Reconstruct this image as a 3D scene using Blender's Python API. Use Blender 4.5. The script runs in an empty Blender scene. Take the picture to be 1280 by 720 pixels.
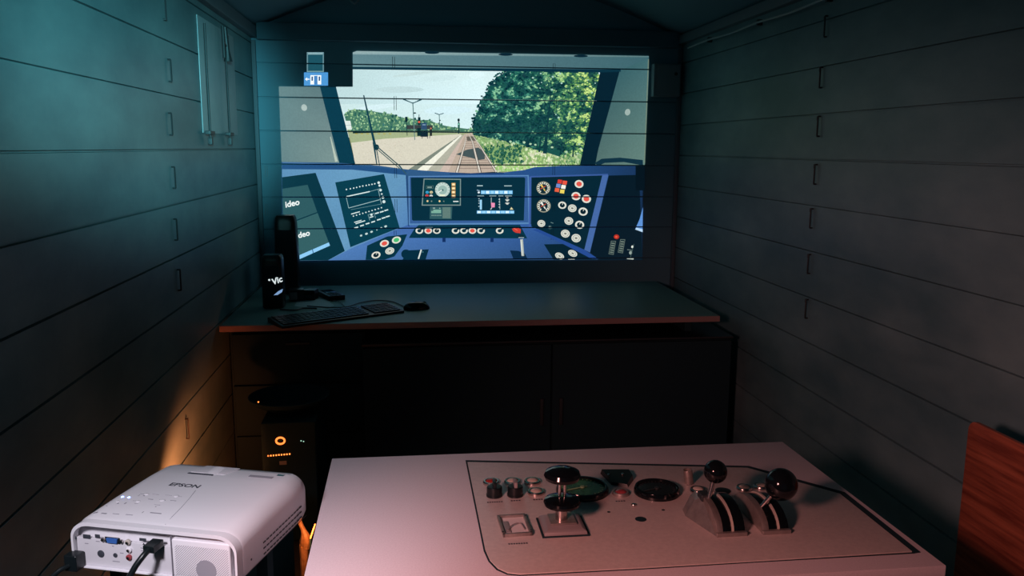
import bpy, bmesh, math, random
from mathutils import Vector, Matrix, Euler, noise
random.seed(7)
C = bpy.context.scene.collection
PI = math.pi
R = math.radians

# ------------------------------------------------------------------ camera
CAM = Vector((0.80, 0.0, 1.495)); FPX = 1043.5
yaw, pitch, roll = R(7.009), R(9.547), R(0.345)
fwd = Vector((math.sin(yaw)*math.cos(pitch), math.cos(yaw)*math.cos(pitch), -math.sin(pitch)))
r0 = Vector((math.cos(yaw), -math.sin(yaw), 0)); u0 = r0.cross(fwd)
rt = math.cos(roll)*r0 + math.sin(roll)*u0
up = -math.sin(roll)*r0 + math.cos(roll)*u0
cd = bpy.data.cameras.new('camera'); cam = bpy.data.objects.new('camera', cd); C.objects.link(cam)
cam.matrix_world = Matrix(((rt.x, up.x, -fwd.x, CAM.x), (rt.y, up.y, -fwd.y, CAM.y), (rt.z, up.z, -fwd.z, CAM.z), (0, 0, 0, 1)))
cd.sensor_width = 36; cd.lens = FPX*36/1280; cd.clip_start = 0.02
bpy.context.scene.camera = cam

# ------------------------------------------------------------------ light
sc = bpy.context.scene
sc.view_settings.view_transform = 'Standard'; sc.view_settings.look = 'None'
sc.view_settings.gamma = 1; sc.view_settings.exposure = 0
sc.view_settings.use_curve_mapping = False
wd = bpy.data.worlds.new('world'); sc.world = wd; wd.use_nodes = True
wd.node_tree.nodes['Background'].inputs[0].default_value = (0.05, 0.50, 0.75, 1)
wd.node_tree.nodes['Background'].inputs[1].default_value = 0.036
PIC_GAIN = 1.12                                   # brightness of the projected picture

def lamp(name, kind, loc, target, power, color, size=.1, cone=None, blend=.5, size_y=None):
    l = bpy.data.lights.new(name, kind); l.energy = power; l.color = color
    if kind == 'AREA':
        l.size = size
        if size_y: l.shape = 'RECTANGLE'; l.size_y = size_y
    else: l.shadow_soft_size = size
    if cone: l.spot_size = R(cone); l.spot_blend = blend
    o = bpy.data.objects.new(name, l); C.objects.link(o); o.location = loc
    o.rotation_euler = (Vector(target)-Vector(loc)).to_track_quat('-Z', 'Y').to_euler()
    return o
lamp('warm_lamp', 'SPOT', (0.30, 0.40, 1.46), (1.54, 1.58, 0.60), 68, (1.0, .38, .34), .10, 74, .75)
lamp('desk_side_lamp', 'SPOT', (0.12, 0.45, 1.72), (0.38, 1.28, 0.75), 86, (.96, .90, 1.0), .10, 46, 1.0)
lamp('left_wall_fill', 'SPOT', (1.15, -1.5, 1.80), (0.0, 2.80, 1.67), 1500, (.24, .78, .85), .12, 14, 1.0)  # added teal fill behind the camera, brightens the upper left wall

# ------------------------------------------------------------------ materials
def lin(c):
    o = []
    for v in c[:3]:
        v = v/255
        o.append(v/12.92 if v <= .04045 else ((v+.055)/1.055)**2.4)
    return (o[0], o[1], o[2], 1)
def mat(name, col, rough=.5, metal=0, spec=.5, emit=None, es=0, noise=None, bump=0, bscale=200, coat=0, alpha=1, trans=0):
    """noise = (scale, second colour, (stretch)) mixes a second colour through a noise texture"""
    m = bpy.data.materials.new(name); m.use_nodes = True
    nt = m.node_tree; b = nt.nodes['Principled BSDF']
    b.inputs['Base Color'].default_value = (*col, 1); b.inputs['Roughness'].default_value = rough
    b.inputs['Metallic'].default_value = metal; b.inputs['Specular IOR Level'].default_value = spec
    b.inputs['Coat Weight'].default_value = coat; b.inputs['Transmission Weight'].default_value = trans
    if emit: b.inputs['Emission Color'].default_value = (*emit, 1); b.inputs['Emission Strength'].default_value = es
    tc = nt.nodes.new('ShaderNodeTexCoord')
    if noise:
        mp = nt.nodes.new('ShaderNodeMapping'); nt.links.new(tc.outputs['Object'], mp.inputs[0])
        if len(noise) > 2: mp.inputs['Scale'].default_value = noise[2]
        n = nt.nodes.new('ShaderNodeTexNoise'); n.inputs['Scale'].default_value = noise[0]; n.inputs['Detail'].default_value = 6
        n.inputs['Roughness'].default_value = .6
        nt.links.new(mp.outputs[0], n.inputs['Vector'])
        rp = nt.nodes.new('ShaderNodeValToRGB'); rp.color_ramp.elements[0].position = .35; rp.color_ramp.elements[1].position = .68
        rp.color_ramp.elements[0].color = (*col, 1); rp.color_ramp.elements[1].color = (*noise[1], 1)
        nt.links.new(n.outputs[0], rp.inputs[0]); nt.links.new(rp.outputs[0], b.inputs['Base Color'])
    if bump:
        n2 = nt.nodes.new('ShaderNodeTexNoise'); n2.inputs['Scale'].default_value = bscale; n2.inputs['Detail'].default_value = 3
        nt.links.new(tc.outputs['Object'], n2.inputs['Vector'])
        bp = nt.nodes.new('ShaderNodeBump'); bp.inputs['Strength'].default_value = bump; bp.inputs['Distance'].default_value = .002
        nt.links.new(n2.outputs[0], bp.inputs['Height']); nt.links.new(bp.outputs[0], b.inputs['Normal'])
    return m
M = {}
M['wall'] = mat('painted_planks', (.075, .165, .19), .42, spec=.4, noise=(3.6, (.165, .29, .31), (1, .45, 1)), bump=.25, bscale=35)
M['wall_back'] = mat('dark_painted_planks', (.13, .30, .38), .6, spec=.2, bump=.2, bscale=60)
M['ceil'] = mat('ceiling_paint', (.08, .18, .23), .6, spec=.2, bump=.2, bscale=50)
M['trim'] = mat('dark_trim', (.10, .15, .18), .55, spec=.3)
M['floor'] = mat('floor_boards', (.03, .032, .035), .6, noise=(9, (.045, .04, .04), (1, .1, 1)))
M['iron'] = mat('old_iron', (.035, .045, .05), .5, metal=.4)
M['lightiron'] = mat('painted_iron', (.22, .30, .33), .5)
M['plate'] = mat('hatch_paint', (.26, .35, .38), .45, noise=(6, (.34, .42, .44)))
M['lam'] = mat('pale_laminate', (.62, .56, .60), .42, spec=.4, noise=(300, (.70, .64, .68)), bump=.05, bscale=500)
M['desk'] = mat('speckled_grey_laminate', (.10, .23, .215), .42, spec=.4, noise=(420, (.17, .31, .29)), bump=.05, bscale=400)
M['edge'] = mat('brown_edge_band', (.30, .20, .19), .5)
M['plastic'] = mat('black_plastic', (.006, .010, .012), .33, spec=.4)
M['matte'] = mat('matt_black', (.011, .032, .041), .75, spec=.15)
M['gloss'] = mat('glossy_black', (.004, .006, .008), .10, spec=.4)
M['ctrlplate'] = mat('control_plate_metal', (.56, .50, .48), .45, metal=.15, noise=(120, (.64, .57, .54)), bump=.05, bscale=300)
M['chrome'] = mat('brushed_chrome', (.60, .55, .53), .22, metal=1)
M['alu'] = mat('worn_aluminium', (.42, .38, .36), .42, metal=.7, noise=(60, (.30, .27, .26)), bump=.1)
M['greypaint'] = mat('grey_metal_paint', (.34, .31, .32), .4, metal=.3)
M['white'] = mat('white_plastic', (.78, .76, .80), .38, spec=.4)
M['white2'] = mat('off_white_plastic', (.66, .64, .68), .45)
M['ink'] = mat('dark_print', (.04, .045, .06), .6)
M['greyink'] = mat('grey_print', (.30, .29, .33), .6)
M['blue_led'] = mat('blue_led', (.1, .2, .9), .4, emit=(.18, .35, 1.0), es=9)
M['orange_led'] = mat('orange_led', (.9, .2, .05), .4, emit=(1.0, .19, .035), es=2.4)
M['orange_led2'] = mat('orange_led_soft', (.9, .2, .05), .4, emit=(1.0, .22, .04), es=3.0)
M['white_led'] = mat('white_led', (.6, .8, .7), .4, emit=(.5, .9, .7), es=.8)
M['ember'] = mat('heating_element', (1, .3, .1), .4, emit=(1.0, .22, .04), es=14)
M['port_blue'] = mat('blue_socket', (.04, .13, .42), .4)
M['red'] = mat('red_lens', (.30, .025, .02), .3)
M['redcap'] = mat('red_cap', (.32, .05, .06), .3)
M['lens'] = mat('pale_lens', (.50, .45, .40), .25)
M['greenface'] = mat('dark_green_dial', (.012, .05, .03), .25, noise=(45, (.03, .16, .06)))
M['darkface'] = mat('black_dial', (.012, .016, .018), .2)
M['mark'] = mat('green_white_marks', (.25, .42, .22), .5)
M['glass'] = mat('clear_cover', (.75, .72, .72), .12, spec=.6)
M['wood'] = mat('red_brown_plywood', (.15, .035, .022), .42, noise=(5, (.40, .12, .065), (.5, .8, 13)), spec=.35, bump=.1, bscale=60)
M['paper'] = mat('paper_sheet', (.35, .5, .52), .6)
M['teal'] = mat('teal_cloth', (.005, .05, .055), .9)
M['cream'] = mat('amber_foil_bag', (.75, .42, .20), .3, noise=(30, (.25, .12, .05)), bump=.8, bscale=40)
M['label'] = mat('grey_label', (.32, .30, .30), .6)

# ------------------------------------------------------------------ mesh helpers
class MB:
    def __init__(s): s.bm = bmesh.new(); s.T = Matrix.Identity(4)
    def _add(s, verts, faces):
        vs = [s.bm.verts.new(s.T @ Vector(v)) for v in verts]
        for f in faces:
            try: s.bm.faces.new([vs[i] for i in f])
            except ValueError: pass
        return s
    def box(s, x0, x1, y0, y1, z0, z1, bev=0):
        b = bmesh.new(); bmesh.ops.create_cube(b, size=1)
        for v in b.verts: v.co = Vector(((x0+x1)/2+v.co.x*(x1-x0), (y0+y1)/2+v.co.y*(y1-y0), (z0+z1)/2+v.co.z*(z1-z0)))
        if bev: bmesh.ops.bevel(b, geom=b.edges[:], offset=bev, segments=3, profile=.6, affect='EDGES')
        return s.merge(b)
    def merge(s, b):
        b.verts.index_update()
        vs = [s.bm.verts.new(s.T @ v.co) for v in b.verts]
        for f in b.faces:
            try: s.bm.faces.new([vs[v.index] for v in f.verts])
            except ValueError: pass
        b.free(); return s
    def lathe(s, prof, seg=32, loc=(0, 0, 0), axis=None):
        """prof: (radius, height) list, turned about z (or about the axis given)"""
        q = Vector((0, 0, 1)).rotation_difference(Vector(axis)) if axis else Matrix.Identity(3).to_quaternion()
        vs, fs, L = [], [], Vector(loc)
        for r, h in prof:
            for k in range(seg):
                a = 2*PI*k/seg; vs.append(L + q @ Vector((r*math.cos(a), r*math.sin(a), h)))
        for j in range(len(prof)-1):
            for k in range(seg):
                a, b = j*seg+k, j*seg+(k+1) % seg
                fs.append((a, b, b+seg, a+seg))
        if prof[0][0] > 1e-6: fs.append(tuple(range(seg))[::-1])
        if prof[-1][0] > 1e-6: fs.append(tuple(range((len(prof)-1)*seg, len(prof)*seg)))
        return s._add(vs, fs)
    def ball(s, c, r, seg=32, sz=1):
        n = 16; return s.lathe([(r*math.sin(PI*i/n)+1e-7, -r*sz*math.cos(PI*i/n)) for i in range(n+1)], seg, c)
    def tube(s, pts, r, seg=10):
        pts = [Vector(p) for p in pts]; rs = (list(r)+[r[-1]]*len(pts))[:len(pts)] if isinstance(r, (list, tuple)) else [r]*len(pts)
        vs, fs, ref = [], [], None
        for i, p in enumerate(pts):
            d = (pts[min(i+1, len(pts)-1)]-pts[max(i-1, 0)]).normalized()
            if ref is None: ref = d.orthogonal().normalized()
            ref = (ref - d*ref.dot(d)).normalized(); b = d.cross(ref)
            for k in range(seg):
                a = 2*PI*k/seg; vs.append(p + (ref*math.cos(a)+b*math.sin(a))*rs[i])
        for i in range(len(pts)-1):
            for k in range(seg):
                a, b = i*seg+k, i*seg+(k+1) % seg; fs.append((a, b, b+seg, a+seg))
        fs.append(tuple(range(seg))[::-1]); fs.append(tuple(range((len(pts)-1)*seg, len(pts)*seg)))
        return s._add(vs, fs)
    def prism(s, poly, h0, h1, ax='z'):
        """poly 2-D outline pushed from h0 to h1 along ax; x: (y,z) outline, y: (x,z) outline"""
        f = {'z': lambda a, b, h: (a, b, h), 'x': lambda a, b, h: (h, a, b), 'y': lambda a, b, h: (a, h, b)}[ax]
        n = len(poly); vs = [f(a, b, h0) for a, b in poly]+[f(a, b, h1) for a, b in poly]
        fs = [tuple(range(n))[::-1], tuple(range(n, 2*n))]+[(i, (i+1) % n, n+(i+1) % n, n+i) for i in range(n)]
        return s._add(vs, fs)
    def build(s, name, m, parent=None, smooth=True, bevel=0, bseg=2):
        bmesh.ops.recalc_face_normals(s.bm, faces=s.bm.faces[:])
        if bevel:
            es = [e for e in s.bm.edges if len(e.link_faces) == 2 and e.calc_face_angle(0) > .7]
            bmesh.ops.bevel(s.bm, geom=es, offset=bevel, segments=bseg, profile=.6, affect='EDGES')
        me = bpy.data.meshes.new(name); s.bm.to_mesh(me); s.bm.free()
        o = bpy.data.objects.new(name, me); C.objects.link(o); me.materials.append(M[m] if isinstance(m, str) else m)
        if smooth:
            for p in me.polygons: p.use_smooth = True
            me.set_sharp_from_angle(angle=R(35))
        if parent: o.parent = parent
        return o
def smooth_path(pts, n=8):
    pts = [Vector(p) for p in pts]; out = []
    for i in range(len(pts)-1):
        p0, p1, p2, p3 = pts[max(i-1, 0)], pts[i], pts[i+1], pts[min(i+2, len(pts)-1)]
        for k in range(n):
            t = k/n; out.append(.5*((2*p1)+(p2-p0)*t+(2*p0-5*p1+4*p2-p3)*t*t+(3*p1-p0-3*p2+p3)*t**3))
    return out+[pts[-1]]
def tag(o, label=None, cat=None, group=None, kind=None):
    if label: o['label'] = label
    if cat: o['category'] = cat
    if group: o['group'] = group
    if kind: o['kind'] = kind
    return o
def empty(name, loc, rz=0):
    o = bpy.data.objects.new(name, None); C.objects.link(o); o.location = loc; o.rotation_euler = (0, 0, rz)
    o.empty_display_size = .05; return o
def text_mesh(txt, size, name, m, parent, loc=(0, 0, 0), rot=(0, 0, 0), sx=1, shear=0, bold=.0, extrude=.0003):
    c = bpy.data.curves.new('lettering', 'FONT'); c.body = txt; c.size = size; c.align_x = 'CENTER'; c.align_y = 'CENTER'
    c.shear = shear; c.offset = bold; c.extrude = extrude; c.resolution_u = 3
    t = bpy.data.objects.new('lettering', c); C.objects.link(t); bpy.context.view_layer.update()
    me = bpy.data.meshes.new_from_object(t.evaluated_get(bpy.context.evaluated_depsgraph_get()))
    bpy.data.objects.remove(t); bpy.data.curves.remove(c)
    for v in me.vertices: v.co.x *= sx
    o = bpy.data.objects.new(name, me); C.objects.link(o); me.materials.clear(); me.materials.append(M[m] if isinstance(m, str) else m)
    o.parent = parent; o.location = loc; o.rotation_euler = rot
    return o
# where a direction of view meets a plane of the room (used to read positions off the photograph)
def ray(x, y): return fwd + rt*((x-640)/FPX) - up*((y-360)/FPX)
def onz(x, y, z): d = ray(x, y); return CAM + d*((z-CAM.z)/d.z)
def ony(x, y, v): d = ray(x, y); return CAM + d*((v-CAM.y)/d.y)
def onx(x, y, v): d = ray(x, y); return CAM + d*((v-CAM.x)/d.x)

# ------------------------------------------------------------------ room shell
W, D, Y0 = 2.30, 4.597, -1.6
GL = [2.02, 1.841, 1.662, 1.480, 1.296, 1.116, .937, .761, .584, .403, .225, .05]
GR = [1.955, 1.791, 1.622, 1.458, 1.289, 1.118, .942, .769, .591, .416, .24, .065]
GB = [1.922, 1.748, 1.575, 1.401, 1.227, 1.057, .881, .706, .53, .355, .18]
HW = 2.09
def plank_profile(grooves, z0, z1, gw=.0035, gd=.010, th=.05):
    pts = [(th, z0), (0, z0)]
    for g in sorted(grooves):
        if z0+.02 < g < z1-.02: pts += [(0, g-gw), (-0.0, g-gw), (gd, g-gw*.6), (gd, g+gw*.6), (0, g+gw)]
    return pts+[(0, z1), (th, z1)]
def wall_x(name, grooves, sign, x):
    pr = plank_profile(grooves, 0, HW); mb = MB(); n = len(pr)
    vs = [(x+sign*d, Y0, z) for d, z in pr]+[(x+sign*d, D+.05, z) for d, z in pr]
    mb._add(vs, [tuple(range(n)), tuple(range(n, 2*n))]+[(i, (i+1) % n, n+(i+1) % n, n+i) for i in range(n)])
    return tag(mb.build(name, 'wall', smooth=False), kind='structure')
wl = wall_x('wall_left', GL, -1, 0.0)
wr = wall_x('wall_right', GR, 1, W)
pr = plank_profile(GB, 0, HW); mb = MB(); n = len(pr)
mb._add([(0, D+d, z) for d, z in pr]+[(W, D+d, z) for d, z in pr], [tuple(range(n)), tuple(range(n, 2*n))]+[(i, (i+1) % n, n+(i+1) % n, n+i) for i in range(n)])
ys = [(W*i/24, HW+.30*math.sin(PI*i/24)) for i in range(25)]
mb.prism([(0, HW)]+[(W, HW)]+ys[::-1][1:-1], D, D+.05, 'y')
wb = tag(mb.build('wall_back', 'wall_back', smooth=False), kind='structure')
tag(MB().box(-.05, W+.05, Y0, D+.05, -.05, 0).build('floor', 'floor', smooth=False), kind='structure')
mb = MB()
out = [(x*1.0, z) for x, z in ys]
mb.prism([(-.05, HW)]+out[1:-1]+[(W+.05, HW), (W+.05, HW+.05)]+[(x, z+.04) for x, z in out[::-1][1:-1]]+[(-.05, HW+.05)], Y0, D+.05, 'y')
tag(mb.build('ceiling', 'ceil'), kind='structure')
# trims: corner posts, eaves rails, header board over the back wall, a roof rib
tag(MB().box(0, .035, Y0, D, 2.045, 2.10, .004).build('trim_1', 'trim'), kind='structure')
tag(MB().box(W-.035, W, Y0, D, 2.055, 2.10, .004).build('trim_2', 'trim'), kind='structure')
tag(MB().box(.036, W-.036, D-.055, D, 2.035, 2.12, .004).build('trim_3', M['ceil']), kind='structure')
mb = MB(); rib = [(W*i/24, HW+.30*math.sin(PI*i/24)) for i in range(3, 22)]
mb.prism(rib+[(x, z-.07) for x, z in rib[::-1]], 3.40, 3.47, 'y')
tag(mb.build('trim_4', 'ceil'), kind='structure')
tag(MB().box(.001, .022, D-.022, D-.001, 0, 2.034, .003).build('trim_5', 'trim'), kind='structure')
tag(MB().box(W-.022, W-.001, D-.022, D-.001, 0, 2.034, .003).build('trim_6', 'trim'), kind='structure')

# iron staples driven into the planks, one per plank in upright rows
def staple(parent, p, n, along, hh=.036, m='iron'):
    n = Vector(n); a = Vector(along); p = Vector(p); z = Vector((0, 0, 1))
    mb = MB(); q = [p-z*hh, p-z*hh+n*.010, p+z*hh+n*.010, p+z*hh]
    mb.tube(q[0:1]+[q[1], q[1]+z*.002, q[2]-z*.002, q[2], q[3]], .0030, 6)
    mb.tube([q[2]-n*.003, q[2]-n*.003+a*.012, q[2]-n*.003+a*.012-z*.014], .0020, 5)
    return mb.build('staple', m, parent)
for x, y in ((203, 10), (210, 88), (211, 155), (215, 222), (217.5, 287), (222, 350), (232, 536)):
    p = onx(x, y, 0.0); staple(wl, p, (1, 0, 0), (0, 1, 0))
for x, y in ((1034, 33), (1028, 97), (1025, 158), (1021, 218), (1016, 273), (1013, 330), (1010, 386)):
    p = onx(x, y, W); staple(wr, p, (-1, 0, 0), (0, 1, 0))
for x, y, h in ((492, 79, .032), (494, 129, .036), (494.5, 216, .028), (495, 257, .036), (494, 291, .012), (692.5, 83, .014), (694, 131, .03),
                (692, 212, .03), (692, 257, .028), (690, 293, .03), (333, 214, .03), (333, 262, .03), (334, 303, .03)):
    p = ony(x, y, D); 
    mb = MB(); w = .011; yy = D-.006
    a, b = [(p.x-w/2, yy, p.z-h), (p.x-w/2, yy, p.z+h)], [(p.x+w/2, yy, p.z+h), (p.x+w/2, yy, p.z-h)]
    mb.tube([(p.x-w/2, D+.002, p.z-h), a[0], a[1], b[0], b[1], (p.x+w/2, D+.002, p.z-h)], .0013, 6)
    mb.build('staple', 'lightiron', wb)

# ------------------------------------------------------------------ projected picture on the back wall
pm = bpy.data.materials.new('projected_picture'); pm.use_nodes = True
nt = pm.node_tree; b = nt.nodes['Principled BSDF']
at = nt.nodes.new('ShaderNodeAttribute'); at.attribute_name = 'Col'
tc = nt.nodes.new('ShaderNodeTexCoord'); nz = nt.nodes.new('ShaderNodeTexNoise'); nz.inputs['Scale'].default_value = 130; nz.inputs['Detail'].default_value = 4
nt.links.new(tc.outputs['Object'], nz.inputs['Vector'])
mr = nt.nodes.new('ShaderNodeMapRange'); mr.inputs[1].default_value = .3; mr.inputs[2].default_value = .7; mr.inputs[3].default_value = .93; mr.inputs[4].default_value = 1.07
nt.links.new(nz.outputs[0], mr.inputs[0])
vm = nt.nodes.new('ShaderNodeVectorMath'); vm.operation = 'SCALE'
nt.links.new(at.outputs['Color'], vm.inputs[0]); nt.links.new(mr.outputs[0], vm.inputs['Scale'])
nt.links.new(vm.outputs[0], b.inputs['Emission Color']); b.inputs['Emission Strength'].default_value = PIC_GAIN
b.inputs['Base Color'].default_value = (.04, .06, .07, 1); b.inputs['Roughness'].default_value = .8; b.inputs['Specular IOR Level'].default_value = .1
pic = empty('projected_picture', (1.12, D, .87))
tag(pic, 'bright projected picture of a train driver cab on the back wall planks', 'projection')
PO = pic.location
# outline of the lit field, in the wall plane
def part(name, layer, shapes, parent=None, label=None, col=None):
    """shapes: (outline, colour) pairs; outlines are read off the photograph and laid on the wall plane"""
    bm = bmesh.new(); cl = bm.loops.layers.float_color.new('Col'); y_ = D-.0008-layer*.0006; k_ = min(4e-5, .0005/max(1, len(shapes)))
    for i_, (pts, c) in enumerate(shapes):
        if name in ('dashboard', 'centre_panel'): c = [(v_[0]*.86, v_[1]*1.04, v_[2]*.90) for v_ in (c if isinstance(c, list) else [c]*len(pts))]
        yy = y_-i_*k_-(2e-5 if i_ else 0)
        cs = c if isinstance(c, list) else [c]*len(pts)
        vs = [bm.verts.new(ony(x, y, yy)-PO) for x, y in pts]
        try: f = bm.faces.new(vs)
        except ValueError: continue
        for l, cc in zip(f.loops, cs): l[cl] = lin(cc)
    bmesh.ops.triangulate(bm, faces=[f for f in bm.faces if len(f.verts) > 4])
    for g in GB:
        z = g-PO.z; zs = [v.co.z for v in bm.verts]
        if not zs or min(zs) > z or max(zs) < z: continue
        for d in (-.0032, .0032):
            bmesh.ops.bisect_plane(bm, geom=bm.verts[:]+bm.edges[:]+bm.faces[:], plane_co=(0, 0, z+d), plane_no=(0, 0, 1))
        dead = [f for f in bm.faces if abs(f.calc_center_median().z-z) < .0031]
        if len(dead) < len(bm.faces): bmesh.ops.delete(bm, geom=dead, context='FACES')
    for f in bm.faces:
        if f.normal.y > 0: f.normal_flip()
    me = bpy.data.meshes.new(name); bm.to_mesh(me); bm.free(); me.materials.append(pm)
    o = bpy.data.objects.new(name, me); C.objects.link(o); o.parent = parent or pic
    if parent: o.matrix_parent_inverse = Matrix.Identity(4)
    if label: o['label'] = label
    return o
def ell(cx, cy, rx, ry, rot=0, n=20):
    c, s = math.cos(R(rot)), math.sin(R(rot))
    return [(cx+rx*math.cos(2*PI*k/n)*c-ry*math.sin(2*PI*k/n)*s, cy+rx*math.cos(2*PI*k/n)*s+ry*math.sin(2*PI*k/n)*c) for k in range(n)]
def rc(x0, y0, x1, y1): return [(x0, y0), (x1, y0), (x1, y1), (x0, y1)]
def seg(x0, y0, x1, y1, w, w2=None):
    w2 = w if w2 is None else w2
    dx, dy = x1-x0, y1-y0; l = math.hypot(dx, dy) or 1; nx, ny = -dy/l, dx/l
    return [(x0+nx*w/2, y0+ny*w/2), (x1+nx*w2/2, y1+ny*w2/2), (x1-nx*w2/2, y1-ny*w2/2), (x0-nx*w/2, y0-ny*w/2)]
def inside(x, y, poly):
    r = False; n = len(poly)
    for i in range(n):
        (x1, y1), (x2, y2) = poly[i], poly[(i+1) % n]
        if (y1 > y) != (y2 > y) and x < (x2-x1)*(y-y1)/(y2-y1)+x1: r = not r
    return r
def leaf(x, y, s, sq=.7):
    a = random.random()*6.28; n = 5
    return [(x+s*random.uniform(.6, 1.1)*math.cos(a+2*PI*k/n), y+s*sq*random.uniform(.6, 1.1)*math.sin(a+2*PI*k/n)) for k in range(n)]
def jit(c, d): k = random.uniform(-d, d); return tuple(max(0, min(255, v+k+random.uniform(-d/4, d/4))) for v in c)
def mix(a, b, t): return tuple(p+(q-p)*t for p, q in zip(a, b))

# windscreen view ----------------------------------------------------
s1, s2, s3 = (184, 212, 214), (208, 232, 232), (214, 240, 244)
part('sky', 0, [([(441, 86), (600, 88), (600, 130), (425, 130), (420, 108.5), (441, 108.5)], [s1, s2, s3, s1, s1, s1]),
                ([(600, 88), (750, 90), (746, 130), (600, 130)], [s2, s2, s2, s3]),
                ([(425, 130), (746, 130), (736, 172), (436, 172)], [(196, 222, 222), s3, s3, (205, 228, 226)])]
     + [])
cl = []
for (cx, cy, rx, ry, c) in ((545, 98, 26, 4, (198, 224, 226)), (590, 104, 14, 6, (210, 236, 238)), (500, 112, 30, 4, (186, 212, 214)), (470, 134, 26, 3, (208, 232, 236)),
                            (560, 138, 30, 5, (205, 232, 238)), (596, 94, 10, 4, (214, 238, 240)), (520, 92, 30, 2, (190, 214, 214))):
    cl.append((ell(cx, cy, rx, ry, random.uniform(-8, 4), 16), c))
part('cloud', 1, cl)
# ground of the view
gr = (158, 172, 132); pf = (208, 204, 186)
ob = [([(434, 162), (738, 162), (725, 210), (640, 216), (445, 207)], (150, 160, 120)),
      ([(436, 166), (575, 163), (575, 168), (520, 172), (440, 180)], gr)]
part('grass', 1, ob)
part('platform', 2, [([(439, 178.5), (480, 173.5), (577, 167.5), (575, 172), (511, 212), (478, 208), (444, 206)], pf)]
     + [(leaf(random.uniform(445, 560), 0, 1)[:0] or leaf(*(lambda x: (x, random.uniform(180-(x-445)*.06, 206)))(random.uniform(448, 505)), random.uniform(.6, 1.6), .5), jit((204, 198, 180), 12)) for _ in range(260)])
part('platform_edge', 3, [([(511, 211.5), (577, 168), (575.5, 169.5), (523, 212.6)], (122, 132, 120)),
                          ([(521.5, 212.4), (575, 169.4), (577.5, 169), (533.5, 213.6)], (232, 232, 216)),
                          ([(533.5, 213.6), (577.5, 169), (580, 168.5), (549, 214.8)], (172, 172, 156))]
     + [(seg(532+i*4.9, 211.5-i*5.1, 536+i*4.75, 211.5-i*5.1, 1.9-i*.17), (232, 232, 220)) for i in range(8)])
part('track_bed', 3, [([(549, 214.8), (580, 168), (590, 166), (622, 214.5), (589, 216.5)], (182, 166, 150)),
                      ([(549, 214.8), (578, 172), (582, 166.5), (560, 215.4)], (196, 178, 166))]
     + [(seg(566+(i*.0), 0, 1, 1, 1), (0, 0, 0)) for i in range(0)]
     + [(seg(583-13*t, 168+46*t, 588+30*t, 168+46*t, .5+.6*t), (146, 130, 120)) for t in [(.1+.06*i)**1.3 for i in range(15)]]
     + [([(590, 186), (598, 184.5), (606, 190), (606, 199), (598, 200), (588, 197), (570, 193), (584, 191), (584, 187)], (66, 82, 84)),
        ([(583, 171), (594, 170), (596, 176), (584, 176)], (96, 92, 84))])
for a, b_, c_ in (((571, 215.5), (580.5, 182), (583.5, 167)), ((600, 215.5), (590.5, 177), (585.6, 167)), ((620.5, 214.6), (598.5, 180), (588.6, 166.5))):
    part('rail', 4, [(seg(*a, *b_, 2.6, 1.4), (208, 202, 190)), (seg(*b_, *c_, 1.4, .5), (190, 186, 176)), (seg(a[0]+1.7, a[1], b_[0]+.9, b_[1], 1.0, .5), (78, 66, 62)),
                     (seg(a[0]-1.7, a[1], b_[0]-.9, b_[1], .8, .5), (96, 84, 76))])
# meadow right of the track
md = [(590, 166), (600, 166), (738, 166), (725, 209), (668, 210), (655, 214), (623, 214.5)]
sh = []
for _ in range(1500):
    x, y = random.uniform(590, 738), random.uniform(167, 214)
    if not inside(x, y, md): continue
    t = (y-166)/48
    if 606 < x < 652+random.uniform(-6, 6) and 182 < y < 204 and x < 700: c = (40, 92, 72)
    elif y > 188+random.uniform(-5, 5) and x < 690: c = random.choice([(176, 200, 140), (196, 208, 164), (150, 184, 112), (208, 214, 180)])
    else: c = random.choice([(120, 156, 104), (160, 188, 136), (84, 130, 90), (190, 204, 160)])
    sh.append((leaf(x, y, random.uniform(.8, 2.2), 1.3 if y > 180 else .7), jit(c, 18)))
part('meadow', 4, [(md, (128, 164, 104)), ([(623, 214), (655, 213.5), (668, 210), (725, 208), (726, 203), (640, 206), (617, 208)], (150, 196, 112))]+[], )
part('meadow_grass', 5, sh)
# far tree line
tl = [(430, 143), (436, 138), (444, 136.5), (452, 139), (460, 138), (470, 141), (480, 141.5), (492, 143), (502, 147), (512, 148), (525, 150), (536, 150), (548, 155), (560, 158), (575, 161), (592, 162), (592, 165), (500, 164), (436, 164)]
sh = [(tl, (70, 118, 96))]
for _ in range(900):
    x, y = random.uniform(430, 592), random.uniform(135, 164)
    if inside(x, y+1.0, tl):
        c = random.choice([(52, 104, 92), (40, 90, 84), (110, 156, 118), (140, 180, 134), (84, 134, 104), (160, 196, 150)])
        sh.append((leaf(x, y, random.uniform(.7, 1.9), 1.1), jit(c, 14)))
part('treeline', 2, sh)
part('train', 3, [(seg(441, 165.5, 500, 163.8, 2.6), (18, 42, 40)), (seg(500, 163.8, 575, 163.6, 1.2), (60, 76, 60)), ([(431, 151), (438, 151), (440, 162), (433, 162)], (216, 226, 220)), (seg(431, 156.5, 439, 156.5, .6), (150, 170, 168))]
     + [(seg(444+i*7, 167.2, 447+i*7, 167.2, 1), (170, 160, 70)) for i in range(7)])
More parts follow.
